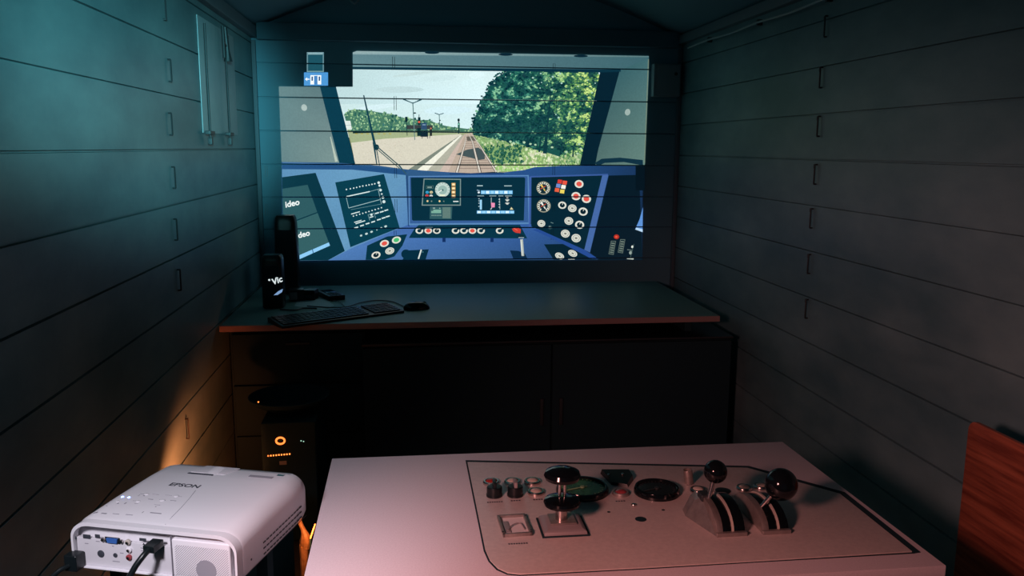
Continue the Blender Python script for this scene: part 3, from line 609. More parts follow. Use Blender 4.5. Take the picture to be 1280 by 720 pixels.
# black cabinet standing under the desk
a, b_ = ony(452, 431, 3.45), ony(917, 420, 3.45)
cab = empty('cabinet', ((a.x+b_.x)/2, 3.62, 0)); tag(cab, 'wide black cabinet standing under the desk', 'cabinet')
hw = (b_.x-a.x)/2
MB().box(-hw, hw, -.14, .14, .03, a.z-.012).build('carcass', 'matte', cab)
ct_ = MB().box(-hw, hw, -.165, .14, a.z-.0115, a.z, .002).build('cabinet_top', 'plastic', cab)
MB().box(-hw, hw, -.1668, -.1652, a.z-.006, a.z).build('edge_highlight', 'iron', ct_)  # paler strip stands in for the highlight along the cabinet's top edge
for i in range(2): 
    d_ = MB().box(-hw+.004+i*hw, -.003+i*hw, -.158, -.1405, .05, a.z-.02, .002).build('door', 'matte', cab)
    MB().box((-.05 if i == 0 else .035), (-.035 if i == 0 else .05), -.17, -.1585, .30, .42, .002).build('handle', 'iron', d_)
for i in (-1, 1):
    MB().box(i*(hw-.05)-.02, i*(hw-.05)+.02, -.12, .12, 0, .0295).build('foot', 'matte', cab)

# on the desk ---------------------------------------------------------
kb = empty('keyboard', (onz(415, 395, DZ).x, onz(415, 395, DZ).y, DZ))
k1, k2, k3 = onz(265/4.237+290, 260+640/4.237, DZ), onz(505.5, 260+555/4.237, DZ), onz(326, 260+590/4.237, DZ)
ang = math.atan2(k2.y-k1.y, k2.x-k1.x); kw, kd = (k2-k1).length, .155
ctr = (k1+k2)/2 + Vector((-math.sin(ang), math.cos(ang), 0))*kd/2
kb.location = (ctr.x, ctr.y, DZ); kb.rotation_euler = (0, 0, ang)
tag(kb, 'black keyboard lying askew at the left front of the desk', 'keyboard')
MB().prism([(-kd/2, .0), (kd/2, .0), (kd/2, .022), (kd/2-.01, .024), (-kd/2, .010)], -kw/2, kw/2, 'x').build('case', 'plastic', kb, bevel=.002)
mb = MB()
keys = MB()
for r_ in range(6):
    n = 21; x = -kw/2+.012; y = -kd/2+.014+r_*.0225
    zt = .010+(y+kd/2)/kd*.014
    step = (kw-.024)/n
    k = 0
    while k < n:
        w = 6 if (r_ == 0 and k == 3) else 1
        if k not in (15, 19) or r_ < 9:
            if not (k in (15,)): keys.box(x+k*step+.001, x+(k+w)*step-.0015, y, y+.019, zt-.002, zt+.0055, .0012)
        k += w
keys.build('keys', 'plastic', kb)
m0 = onz(521, 388, DZ)
ms = empty('mouse', (m0.x, m0.y+.03, DZ), R(-78)); tag(ms, 'black glossy computer mouse on the grey desk', 'mouse')
mb = MB(); n, rows, vs, fs = 24, 9, [], []
for j in range(rows+1):
    ph = PI/2*j/rows; rr = math.cos(ph)**.75 if j < rows else .0001
    for k in range(n):
        a = 2*PI*k/n; vs.append((.036*rr*math.cos(a), .062*rr*math.sin(a)-.004*math.sin(ph), .036*math.sin(ph)**.9 if j else .0))
for j in range(rows):
    for k in range(n): fs.append((j*n+k, j*n+(k+1) % n, (j+1)*n+(k+1) % n, (j+1)*n+k))
fs.append(tuple(range(n))[::-1]); mb._add(vs, fs); mb.build('shell', 'gloss', ms)
MB().lathe([(.006, -.003), (.0095, -.0015), (.0095, .0015), (.006, .003)], 16, (0, .036, .0255), (1, 0, 0)).build('scroll_wheel', 'plastic', ms)
w = [onz(505, 384, DZ), onz(490, 378, DZ), onz(470, 376.5, DZ), onz(450, 379.5, DZ), onz(434, 384.5, DZ), onz(416, 385.5, DZ), onz(398, 384.5, DZ), onz(384, 383.5, DZ)]
for i, p in enumerate(w): p.z = DZ+.004
tag(MB().tube(smooth_path(w), .0026, 8).build('mouse_cable', 'plastic'), 'thin black mouse cable curling behind the keyboard', 'cable')
# two dark speakers at the left end of the desk
def speaker(name, px, py, w, d, h, label, taper=.9, rz=0):
    p = onz(px, py, DZ); t = empty(name, (p.x, p.y+d/2, DZ), rz); tag(t, label, 'speaker', 'dark speakers at the left end of the desk')
    mb = MB(); prof = []
    n = 14; vs = []; fs = []; m = 32; lv = [(0, .94), (.04, 1), (.5, .99), (.9, taper), (.97, taper*.93), (1, taper*.8)]
    for f_, s_ in lv:
        for k in range(m):
            a = 2*PI*k/m; c_, s2_ = math.cos(a), math.sin(a); e = .45
            vs.append((w/2*s_*math.copysign(abs(c_)**e, c_), d/2*s_*math.copysign(abs(s2_)**e, s2_), h*f_))
    for j in range(len(lv)-1):
        for k in range(m): fs.append((j*m+k, j*m+(k+1) % m, (j+1)*m+(k+1) % m, (j+1)*m+k))
    fs += [tuple(range(m))[::-1], tuple(range((len(lv)-1)*m, len(lv)*m))]
    mb._add(vs, fs); mb.build('housing', 'plastic', t)
    MB().box(-w*.36, w*.36, -d/2-.004, -d/2+.002, h*.10, h*.82, .003).build('grille', 'matte', t)
    MB().lathe([(.012, 0), (.012, .004), (.009, .006)], 20, (0, -d/2-.0035, h*.16), (0, -1, 0)).build('volume_knob', 'plastic', t)
    return t
sp1 = speaker('loudspeaker', 359, 368, .118, .10, 0.395, 'tall black speaker standing in front of the picture\'s left edge', .90)
sp2 = speaker('loudspeaker', 341, 386, .098, .10, .245, 'short black speaker before the tall one, lit by the word Vic', .96)
# light of the picture's lettering falling on the short speaker
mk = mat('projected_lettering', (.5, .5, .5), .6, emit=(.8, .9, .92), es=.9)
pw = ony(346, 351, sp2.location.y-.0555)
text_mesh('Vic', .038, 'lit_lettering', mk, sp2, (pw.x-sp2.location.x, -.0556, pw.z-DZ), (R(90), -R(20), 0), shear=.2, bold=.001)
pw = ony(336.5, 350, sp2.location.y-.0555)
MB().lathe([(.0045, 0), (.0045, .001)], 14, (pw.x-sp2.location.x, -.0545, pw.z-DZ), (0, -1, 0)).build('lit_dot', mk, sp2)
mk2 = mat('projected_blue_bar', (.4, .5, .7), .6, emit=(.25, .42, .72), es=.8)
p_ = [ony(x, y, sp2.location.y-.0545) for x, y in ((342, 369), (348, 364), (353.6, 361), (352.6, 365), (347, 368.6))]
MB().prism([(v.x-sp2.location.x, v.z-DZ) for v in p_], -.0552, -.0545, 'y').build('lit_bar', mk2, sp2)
# small things beside the speakers
def dbox(name, px, py, w, d, h, rz, label, cat, m='plastic', bev=.004):
    p = onz(px, py, DZ); t = empty(name, (p.x, p.y, DZ), R(rz)); tag(t, label, cat)
    MB().box(-w/2, w/2, -d/2, d/2, 0, h, bev).build('body', m, t); return t
t = dbox('small_radio', 371, 375, .07, .07, .055, 12, 'small dark box beside the short speaker, with a grey front', 'box')
MB().box(-.034, .0, -.0385, -.0352, .008, .044, .002).build('front_window', 'label', t)
t = dbox('card_reader', 389, 374, .055, .07, .05, -10, 'dark cube-like device between the small box and the handset', 'device')
MB().box(-.02, .02, -.054, -.0502, .012, .030, .002).build('slot', 'matte', t)
hs = t = dbox('handset', 413, 371.5, .085, .20, .024, 24, 'flat black handset lying behind the keyboard', 'handset', bev=.007)
MB().box(-.025, .025, -.02, .07, .0242, .0262, .002).build('display', 'gloss', t)
mb = MB()
for i in range(3):
    for j in range(4): mb.box(-.027+i*.02, -.013+i*.02, -.085+j*.015, -.075+j*.015, .0235, .0265, .001)
mb.build('keys', 'iron', t)
s_ = [onz(x, y, DZ) for x, y in ((368, 383), (372, 374.5), (408, 374), (418, 382), (404, 387))]
o = MB().prism([(p.x-s_[0].x, p.y-s_[0].y) for p in s_], 0.0003, .0010).build('paper_sheet', 'paper'); o.location = (s_[0].x, s_[0].y, DZ)
tag(o, 'pale sheet of paper beneath the cables on the desk', 'paper')
w = [onz(412, 372, DZ), onz(424, 378, DZ), onz(430, 384, DZ)]
for p in w: p.z = DZ+.006
o = MB().tube(smooth_path([(w[0].x+.02, w[0].y-.13, DZ+.006), w[1], w[2]]), .0022, 8).build('cord', 'plastic')
bpy.context.view_layer.update(); o.parent = hs; o.matrix_parent_inverse = hs.matrix_world.inverted()
w = [onz(350, 388, DZ), onz(368, 389, DZ), onz(380, 386.5, DZ), onz(396, 387, DZ)]
for p in w: p.z = DZ+.005
tag(MB().tube(smooth_path(w), .0035, 8).build('speaker_cable', 'plastic'), 'black cable lying before the speakers', 'cable')

# ------------------------------------------------------------------ control console in the foreground
CZ = .76
con = empty('control_console', (1.18, 1.61, 0)); tag(con, 'pale laminate driver console with levers and gauges in the foreground', 'console')
ox, oy = 1.18, 1.61
c4 = [onz(415, 573, CZ), onz(978, 552, CZ), onz(1183, 707, CZ)]
xl, xr, yb, yf = .609, 1.758, 1.936, c4[2].y
print('console', c4, 'front', yf)
def L(p): return (p.x-ox, p.y-oy)
def pz(x, y, z=CZ): return L(onz(x, y, z))
fl = (c4[0].x-(c4[0].y-yf)*.0, yf)
MB().prism([L(c4[0]), L(c4[1]), L(c4[2]), (xl-ox, yf-oy)], CZ-.030, CZ).build('console_top', 'lam', con, bevel=.002)
MB().box(xl+.015-ox, xr-.03-ox, yf+.015-oy, yb-.015-oy, .06, CZ-.0305, .003).build('cabinet_body', 'lam', con)
MB().box(xl+.04-ox, xr-.06-ox, yf+.05-oy, yb-.04-oy, 0, .0595).build('plinth', 'matte', con)
# control plate with its dark surrounding gap
ZP = CZ+.003
out_ = [(583, 577), (760, 581), (935, 585), (1053, 617.5), (1146, 690.5)]
low = [(950, 703), (800, 712), (650, 720), (634, 718.5), (622, 713), (612, 703), (605, 688)]
pl = [onz(x, y, CZ) for x, y in out_+low]
gap = [onz(x, y, CZ) for x, y in [(581.8, 575.4), (760, 579.0), (936, 582.6), (1056, 615.4), (1151, 690.6), (1143, 692.0), (950, 703.0), (800, 712.1), (650, 720.0), (634, 718.6), (620.5, 712.6), (610.4, 702), (604.6, 689)]]
MB().prism([L(p) for p in gap], CZ-.0004, CZ+.0006).build('plate_gap', 'matte', con)
gin = [onz(x, y, CZ) for x, y in [(584.4, 578.8), (760, 582.2), (934, 586), (1050, 618.6), (1140, 690.8), (950, 702.2), (800, 711.2), (650, 719), (635, 717.4), (622.4, 711.6), (612.6, 701.6), (606.6, 688)]]
MB().prism([L(p) for p in gin], CZ, ZP).build('control_plate', 'ctrlplate', con, bevel=.0008)

def at(x, y, z=ZP): p = onz(x, y, z); return p.x-ox, p.y-oy
def P_(name, mb, m, loc, parent=con):
    o = mb.build(name, m, parent); o.location = loc; return o
def lay(name, px, py, mb, m, parent=con, dz=0, **k):
    x, y = at(px, py); return P_(name, mb, m, (x, y, ZP+dz))
# ring lamps
for px, py, r, m in ((614, 604, .0185, 'red'), (640.5, 603.6, .0185, 'lens'), (665.5, 603.2, .0185, 'lens'), (670, 616.4, .0185, 'lens'), (872.4, 614, .0175, 'lens'), (930, 611.4, .0175, 'lens'), (951, 609.4, .0165, 'lens'), (776, 617.6, .0185, 'redcap')):
    o = lay('indicator_lamp', px, py, MB().lathe([(r, 0), (r, .004), (r*.9, .0065), (r*.72, .0065), (r*.70, .003), (1e-5, .003)], 28), 'chrome' if m != 'redcap' else 'alu')
    n_ = 8; MB().lathe([(r*.70, .0028)]+[(r*.70*math.cos(PI/2*i/n_)+1e-6, .0032+.0065*math.sin(PI/2*i/n_)) for i in range(n_+1)], 24).build('lens', m, o)
o = lay('blanking_cap', 903.5, 614, MB().lathe([(.0165, 0), (.0165, .002), (.012, .0035), (1e-5, .0035)], 24), 'plastic')
# rotary knobs standing before the lamps
for px, py in ((618, 619.5), (644, 619)):
    o = lay('rotary_knob', px, py, MB().lathe([(.0175, 0), (.0175, .004), (.0165, .005), (.0165, .019), (.015, .021), (.0135, .0212), (1e-5, .0205)], 28), 'plastic')
    MB().box(-.0035, .0035, -.013, .013, .0205, .033, .0015).build('grip', 'plastic' if px < 630 else 'greypaint', o)
# engraved captions
for px, py, w in ((619, 627.6, .034), (645, 625.8, .022), (673, 624.4, .022), (648, 679.5, .038), (776, 626.4, .022), (862, 606, .012), (935, 617.5, .016)):
    mb = MB(); n = max(3, int(w/.0045))
    for i in range(n): mb.box(-w/2+i*w/n, -w/2+(i+.7)*w/n, -.0022, .0022, 0, .0004)
    lay('caption', px, py, mb, 'ink')
# gauges
def gauge(px, py, r, face, name='gauge'):
    x, y = at(px, py, ZP+.008)
    g = MB().lathe([(r*1.06, 0), (r*1.06, .006), (r, .013), (r*.93, .013), (r*.91, .008), (1e-5, .008)], 48).build(name, 'gloss', con); g.location = (x, y, ZP)
    MB().lathe([(r*.90, .0078), (r*.90, .0086), (1e-5, .0086)], 40).build('dial', face, g)
    mb = MB()
    for k in range(25):
        a = R(-60+k*12.5); c_, s2_ = math.cos(a), math.sin(a); r1, r2 = r*.84, r*(.70 if k % 4 == 0 else .77)
        t_ = Matrix.Rotation(a, 4, 'Z'); mb.T = t_; mb.box(r2, r1, -.0006, .0006, .0085, .0090)
    mb.T = Matrix.Rotation(R(200), 4, 'Z'); mb.box(-.012, r*.7, -.0012, .0012, .0092, .0102); mb.T = Matrix.Identity(4)
    mb.lathe([(.005, .0088), (.005, .0115)], 16)
    mb.build('scale', 'mark' if face == 'greenface' else 'iron', g)
    return g
gauge(728, 609.5, .054, 'greenface'); gauge(821, 611, .0465, 'darkface')
# black wedge-shaped display hood
mb = MB()
hd = [pz(x, y, ZP) for x, y in ((750.5, 592), (787, 592), (792, 600), (785, 609.5), (764, 606))]
cx_, cy_ = at(771, 600)
n = len(hd); vs = [(a-cx_, b_-cy_, 0) for a, b_ in hd]+[((a-cx_)*.92, (b_-cy_)*.9, .012 if i < 3 else .006) for i, (a, b_) in enumerate(hd)]
mb._add(vs, [tuple(range(n))[::-1], tuple(range(n, 2*n))]+[(i, (i+1) % n, n+(i+1) % n, n+i) for i in range(n)])
o = mb.build('warning_display', 'plastic', con); o.location = (cx_, cy_, ZP)
for dx in (-.018, .014): MB().lathe([(.003, 0), (.003, .002), (.002, .003)], 12, (dx, .004, .0105)).build('screw', 'chrome', o)
# screws, holes, pipe
for px, py, r, m, h in ((792, 632, .005, 'chrome', .004), (761, 640, .0035, 'matte', .0006), (829, 637.5, .0035, 'matte', .0006), (801, 649, .0115, 'matte', .0006)):
    o = lay('screw' if h > .001 else 'drill_hole', px, py, MB().lathe([(r, 0), (r, h*.6), (r*.8, h), (1e-5, h)], 20), m)
o = lay('key_socket', 861, 604, MB().lathe([(.0105, 0), (.0105, .030), (.0098, .032), (.0082, .032), (.008, .006), (1e-5, .006)], 28), 'alu')
o.rotation_euler = (0, R(-8), 0)
# square ashtray-like inspection window
fr_ = [pz(x, y, ZP) for x, y in ((622.5, 644), (654, 642), (664.5, 673), (631, 677))]
cx_ = sum(a for a, b_ in fr_)/4; cy_ = sum(b_ for a, b_ in fr_)/4
hw_, hd_ = .0285, .043
mb = MB()
for x0, x1, y0_, y1_ in ((-hw_, hw_, -hd_, -hd_+.005), (-hw_, hw_, hd_-.005, hd_), (-hw_, -hw_+.005, -hd_, hd_), (hw_-.005, hw_, -hd_, hd_)): mb.box(x0, x1, y0_, y1_, 0, .007, .001)
win = mb.build('inspection_window', 'alu', con); win.location = (cx_, cy_, ZP); win.rotation_euler = (0, 0, R(2))
MB().box(-hw_+.005, hw_-.005, -hd_+.005, hd_-.005, 0, .0015).build('pane', 'glass', win)
mb = MB().box(-.022, -.010, -.028, .020, .0015, .0035, .0008); mb.tube(smooth_path([(-.016, -.022, .004), (-.004, -.002, .005), (.012, .004, .005), (.017, -.02, .004)]), .0012, 6)
mb.build('mechanism', 'greypaint', win)
for dx, dy in ((.0275, .033), (.0275, -.033), (-.0275, -.033)): MB().lathe([(.002, 0), (.002, .0012)], 10, (dx, dy, .0068)).build('screw', 'iron', win)
# T-handle brake lever
bx_, by_ = at(703, 659)
lev = empty('brake_lever', (bx_, by_, ZP)); lev.parent = con
MB().box(-.046, .046, -.043, .043, 0, .0022).build('gasket', 'matte', lev)
mb = MB(); vs = []
for s_, z in ((1, .002), (.97, .008), (.80, .0125)): vs += [(-.042*s_, -.040*s_, z), (.042*s_, -.040*s_, z), (.042*s_, .040*s_, z), (-.042*s_, .040*s_, z)]
mb._add(vs, [(3, 2, 1, 0), (8, 9, 10, 11)]+[(j*4+i, j*4+(i+1) % 4, j*4+4+(i+1) % 4, j*4+4+i) for j in (0, 1) for i in range(4)])
mb.build('base_plate', 'greypaint', lev, bevel=.001)
MB().box(-.026, .026, -.018, .030, .0126, .0165, .002).build('gate_plate', 'alu', lev)
MB().lathe([(.0115, .0165), (.0115, .034), (.010, .044)], 24, (-.002, .004, 0)).build('collar', 'chrome', lev)
MB().lathe([(1e-5, .040), (.024, .041), (.0345, .046), (.036, .051), (.034, .056), (.022, .060), (1e-5, .061)], 40, (-.001, .004, 0)).build('lower_disc', 'gloss', lev)
mb = MB()
for dx in (-.006, .004): mb.lathe([(.0028, .060), (.0028, .098)], 12, (dx, .004, 0))
mb.build('stem', 'chrome', lev)
MB().lathe([(1e-5, .092), (.020, .093), (.033, .099), (.036, .106), (.033, .113), (.020, .119), (1e-5, .121)], 40, (-.001, .004, 0)).build('knob', 'gloss', lev)
# two quadrant levers with balls
def quadrant(px, py, ballpx, rball, hball, lean, metal_out, w=.058, ln=.15, hh=.046):
    x, y = at(px, py)                       # front centre of the quadrant's foot
    q_ = empty('quadrant_lever', (x, y+ln/2, ZP)); q_.parent = con
    def arc(L_, h, n=14, z0=0): return [(-L_/2, z0)]+[(-L_/2*math.cos(PI*i/n), z0+h*math.sin(PI*i/n)**.85) for i in range(1, n)]+[(L_/2, z0)]
    # metal frame: low front sill and left cheek, then two black ribs with a slot strip between
    MB().prism(arc(ln, hh), -w/2, -w/2+.013, 'x').build('cheek', 'alu', q_, bevel=.001)
    MB().prism(arc(ln*.96, hh*.98), -w/2+.0135, -w/2+.031, 'x').build('black_rib', 'gloss', q_, bevel=.001)
    MB().prism(arc(ln*.985, hh*1.05), -w/2+.0310, -w/2+.0352, 'x').build('slot_strip', 'lens', q_)
    MB().prism(arc(ln*.96, hh*.98), -w/2+.035, w/2, 'x').build('black_rib', 'gloss', q_, bevel=.001)
    MB().box(-w/2-.001, w/2+.002, -ln/2-.004, -ln/2+.004, 0, .008, .001).build('front_sill', 'alu', q_)
    if metal_out:
        mb = MB(); vs = [(-w/2, -ln/2, 0), (-w/2-.030, .02, 0), (-w/2-.026, .05, .0), (-w/2, .055, 0), (-w/2, -ln/2+.01, .006), (-w/2-.012, .02, .034), (-w/2-.012, .045, .034), (-w/2, .05, .040), (-w/2, .015, .042)]
        mb._add(vs, [(0, 1, 5, 4), (1, 2, 6, 5), (2, 3, 7, 6), (4, 5, 8), (5, 6, 7, 8), (0, 3, 2, 1), (0, 4, 8, 7, 3)])
        mb.build('side_flange', 'alu', q_, smooth=False)
        MB().box(-w/2-.004, -w/2+.016, .002, .030, .036, .050, .003).build('lock_block', 'iron', q_)
    # rod and ball
    d = ray(*ballpx); tz = ZP+hball; P3 = CAM + d*((tz-CAM.z)/d.z)
    b3 = Vector((P3.x-ox-q_.location.x, P3.y-oy-q_.location.y, hball))
    f3 = Vector((lean[0], lean[1], hh-.006))
    MB().tube([f3, b3], [.0048, .0042], 14).build('rod', 'chrome', q_)
    MB().ball(b3, rball, 40).build('ball', 'gloss', q_)
    print('ball', b3, P3)
quadrant(914, 670, (894.4, 589.5), .0232, .098, (-.020, -.0), True)
quadrant(970, 667, (976.5, 605.5), .0315, .088, (-.012, -.030), False, w=.054, hh=.041)

# ------------------------------------------------------------------ projector
bp_ = .742
t_z = .842
q1, q2 = onz(92, 655, t_z), onz(300, 676, t_z)
rot_ = math.atan2(q2.y-q1.y, q2.x-q1.x); PW, PD, PH = .322, .300, .103
print('proj rear', q1, q2, (q2-q1).length, math.degrees(rot_))
ex, ey = Vector((math.cos(rot_), math.sin(rot_), 0)), Vector((-math.sin(rot_), math.cos(rot_), 0))
rc0 = Vector((.3475, 1.420, 0))
pc0 = rc0 + ey*PD/2
prj = empty('projector', (pc0.x, pc0.y, bp_), rot_); tag(prj, 'white video projector with cables at its rear, on a dark stand', 'projector')
def loc_prj(px, py, z):
    p = onz(px, py, bp_+z)-pc0; return p.dot(ex), p.dot(ey)
# shell: rounded section swept along the depth
def section(w, zt, zb, rl, rr, rb=.012, n=7):
    pts = []
    for cx, cz, r, a0, sx_ in ((w/2-rb, zb+rb, rb, -90, 1), (w/2-rr, zt-rr*.85, rr, 0, 1), (-w/2+rl, zt-rl*.85, rl, 90, 1), (-w/2+rb, zb+rb, rb, 180, 1)):
        for i in range(n+1):
            a = R(a0+90*i/n); ry_ = r*.85 if cz > zb+rb+.001 else r
            pts.append((cx+r*math.cos(a), cz+ry_*math.sin(a)))
    return pts
mb = MB(); rings = []
HD = PD/2
for yv, sw_, zt, zb in ((-HD+.010, .995, PH-.004, .012), (-HD+.018, 1.0, PH-.002, .010), (-HD*.3, 1.0, PH, .010), (HD*.5, 1.0, PH, .010), (HD-.03, .99, PH-.001, .011), (HD-.010, .965, PH-.006, .014), (HD, .90, PH-.018, .022)):
    rings.append([(x*1.0, yv - .010*(abs(x)/(PW/2))**3*(1 if yv > 0 else -1), z) for x, z in section(PW*sw_, zt, zb, .036, .036)])
n = len(rings[0]); vs = [v for r_ in rings for v in r_]
fs = [(j*n+i, j*n+(i+1) % n, (j+1)*n+(i+1) % n, (j+1)*n+i) for j in range(len(rings)-1) for i in range(n)]+[tuple(range(n))[::-1], tuple(range((len(rings)-1)*n, len(rings)*n))]
vs_shell, fs_shell = vs, fs
mb._add(vs, fs); mb.build('shell', 'white', prj)
# rear frame: a rim standing round the recessed socket panel, right third a grille
YR = -HD+.010
sec = section(PW*.995, PH-.004, .012, .036, .036)
isec = section(PW*.995-.010, PH-.011, .014, .031, .032)
mb = MB(); n = len(sec)
vs = [(x, YR+.004-.010*0+.010*(abs(x)/(PW/2))**3, z) for x, z in sec]+[(x*.995, YR-.010, z) for x, z in sec]+[(x, YR-.010, z) for x, z in isec]+[(x, YR+.004, z) for x, z in isec]
fs = [(j*n+i, j*n+(i+1) % n, (j+1)*n+(i+1) % n, (j+1)*n+i) for j in range(3) for i in range(n)]
mb._add(vs, fs); mb.build('rear_rim', 'white', prj)
XS = PW/2-.124
mb = MB().box(-PW/2+.008, XS-.002, YR-.0035, YR+.004, .0145, .066, .001); mb.build('socket_panel', 'white2', prj)
mb = MB().box(XS, PW/2-.014, YR-.0095, YR+.003, .0145, .084, .004); gp_ = mb.build('grille_panel', 'white', prj)
mb = MB(); YG = YR-.0098
x0, x1, z0, z1 = XS+.006, PW/2-.018, .018, .074
k = -.08
while k < .12:      # slanted louvre lines
    pts = []
    a = max(x0, x0+k); zz0 = z0+max(0, -k)
    ln_ = min(x1-a, z1-zz0)
    if ln_ > .003: mb.T = Matrix.Identity(4); mb._add([(a, YG, zz0), (a+.0011, YG, zz0), (a+ln_+.0011, YG, zz0+ln_), (a+ln_, YG, zz0+ln_), (a, YG+.001, zz0), (a+.0011, YG+.001, zz0), (a+ln_+.0011, YG+.001, zz0+ln_), (a+ln_, YG+.001, zz0+ln_)], [(0, 1, 2, 3), (7, 6, 5, 4), (0, 4, 5, 1), (1, 5, 6, 2), (2, 6, 7, 3), (3, 7, 4, 0)])
    k += .0042
mb.build('louvres', 'greyink', gp_)
MB().lathe([(.019, 0), (.019, .0009)], 32, ((x0+x1)/2+.008, YG+.0006, .032), (0, -1, 0)).build('speaker_mesh', 'greyink', gp_)
mb = MB().box(XS-.0012, XS-.0002, YR-.0102, YR-.004, .0145, .088); mb.build('rear_seam', 'greyink', prj)
# sockets; each placed from the panel's left side
def px2(px, py):
    d = ray(px, py); o = Vector((pc0.x, pc0.y, bp_))+ey*(YR-.004); t = (o-CAM).dot(ey)/d.dot(ey); p = CAM+d*t-Vector((pc0.x, pc0.y, bp_)); return p.dot(ex), p.z
YS = YR-.0035
def sock(name, px, py, w, h, m, dep=.0012, rnd=False, parent=prj):
    x, z = px2(60+px/7.11, 640+py/7.11)
    print(name, round(x, 3), round(z, 3))
    if rnd: return MB().lathe([(w, 0), (w, dep), (w*.86, dep+.0005)], 24, (x, YS, z), (0, -1, 0)).build(name, m, prj), x, z
    return MB().box(x-w/2, x+w/2, YS-dep, YS, z-h/2, z+h/2, .0004).build(name, m, prj), x, z
sock('usb_socket', 345, 218, .0150, .0075, 'ink'); sock('usb_socket', 440, 215, .0095, .0065, 'ink')
o, x, z = sock('vga_socket', 575, 252, .030, .0115, 'chrome')
MB().prism([(x-.011, z+.0042), (x+.011, z+.0042), (x+.0092, z-.0042), (x-.0092, z-.0042)], YS-.0036, YS-.0012, 'y').build('connector', 'port_blue', o)
for dx in (-.0185, .0185): MB().lathe([(.0032, 0), (.0032, .004)], 6, (x+dx, YS, z), (0, -1, 0)).build('hex_nut', 'chrome', o)
for py, m in ((265, 'lens'), (333, 'white'), (400, 'redcap')):
    o, x, z = sock('audio_socket', 715 if py < 300 else 724, py, .0052, .0, m, .0035, True)
    MB().lathe([(.0026, 0), (.0026, .006)], 12, (x, YS, z), (0, -1, 0)).build('pin', 'chrome', o)
sock('s_video_socket', 470, 372, .0068, 0, 'ink', .0008, True)
sock('audio_out_socket', 598, 385, .0042, 0, 'ink', .0008, True)
sock('lock_slot', 243, 230, .0030, 0, 'ink', .0008, True)
sock('hdmi_socket', 843, 246, .0130, .0052, 'ink')
for px, py, w in ((342, 280, .007), (442, 262, .008), (578, 304, .004), (655, 366, .007), (605, 440, .014), (845, 322, .010), (845, 346, .009)): sock('caption', px, py, w, .0014, 'greyink', .0002)
x, z = px2(60+850/7.11, 640+288/7.11)
MB().prism([(x-.0025, z-.001), (x+.0025, z-.001), (x, z+.0025)], YS-.0006, YS, 'y').build('arrow_mark', 'ink', prj)
# power plug and video plug are separate things
x, z = px2(60+280/7.11, 640+395/7.11)
def W3(x, y, z): v = Vector((pc0.x, pc0.y, bp_))+ex*x+ey*y; v.z = bp_+z; return v
pp = empty('power_cable', W3(x, YS-.001, z), rot_); tag(pp, 'black mains cable plugged into the left of the projector', 'cable')
MB().box(-.0125, .0125, -.024, -.0005, -.017, .013, .003).build('plug', 'plastic', pp)
MB().tube(smooth_path([(-.003, -.022, -.006), (-.015, -.038, -.012), (-.035, -.05, -.04), (-.05, -.05, -.12), (-.045, -.04, -.40)]), .0042, 10).build('cord', 'plastic', pp)
x, z = px2(60+985/7.11, 640+262/7.11)
vp = empty('video_cable', W3(x, YS-.001, z), rot_); tag(vp, 'thick black video cable plugged in beside the grille', 'cable')
MB().box(-.0105, .0105, -.030, -.0005, -.007, .006, .002).build('plug', 'plastic', vp)
MB().tube(smooth_path([(0, -.028, -.001), (-.004, -.040, -.008), (-.014, -.052, -.026), (-.024, -.060, -.055), (-.03, -.06, -.12), (-.03, -.05, -.4)]), [.0062]*6+[.0052]*50 if False else .0052, 12).build('cord', 'plastic', vp)
# top side details
ZT = PH
from mathutils.bvhtree import BVHTree
bpy.context.view_layer.update()
tree_ = BVHTree.FromPolygons(vs_shell, fs_shell)
def surf(px, py):
    inv = prj.matrix_world.inverted(); h_ = tree_.ray_cast(inv @ CAM, (inv.to_3x3() @ ray(px, py)).normalized())
    return h_[0], h_[1]
def topmark(name, px, py, mb, m, dz=.0):
    o = mb.build(name, m, prj); p, n_ = surf(px, py)
    if p is None: print('miss', name, px, py); return o
    if n_.z < 0: n_ = -n_
    o.location = p+n_*.0003; o.rotation_mode = 'QUATERNION'; o.rotation_quaternion = Vector((0, 0, 1)).rotation_difference(n_); return o
x, y = loc_prj(231, 607, ZT); text_mesh('EPSON', .0195, 'lettering', 'ink', prj, (x, y, ZT+.0001), sx=1.08, bold=.0004)
def cr8(x, y): return 80+x/7.11, 580+y/7.11
for cx_, cy_ in ((520, 293), (577, 298)): topmark('led', *cr8(cx_, cy_), MB().lathe([(.0026 if cx_ > 550 else .0022, 0), (.002, .0006)], 16), 'blue_led')
for cx_, cy_, w, h in ((700, 268, .010, .0012), (815, 272, .013, .0008), (930, 280, .014, .0008), (1020, 290, .013, .0008), (770, 315, .010, .0022), (875, 322, .013, .0012), (970, 327, .012, .0016), (828, 365, .012, .0010), (480, 350, .003, .004), (545, 350, .002, .006), (640, 330, .013, .0009),
                       (280, 434, .008, .004), (355, 441, .010, .0035), (460, 445, .013, .0014), (580, 453, .014, .0016), (815, 438, .022, .0028), (425, 328, .0018, .0018), (380, 373, .0018, .0018), (710, 283, .003, .003), (665, 280, .0008, .006), (700, 430, .0008, .006), (640, 352, .008, .0008), (815, 380, .002, .002)):
    topmark('caption', *cr8(cx_, cy_), MB().box(-w/2, w/2, -h/2, h/2, -.0002, .0002), 'greyink')
for cx_, cy_, w in ((735, 268, .008), (875, 322, .009), (480, 335, .006), (1000, 285, .009), (660, 332, .008)): topmark('button', *cr8(cx_, cy_), MB().lathe([(w*.5, -.0003), (w*.5, .0003), (w*.4, .0007)], 18), 'white')
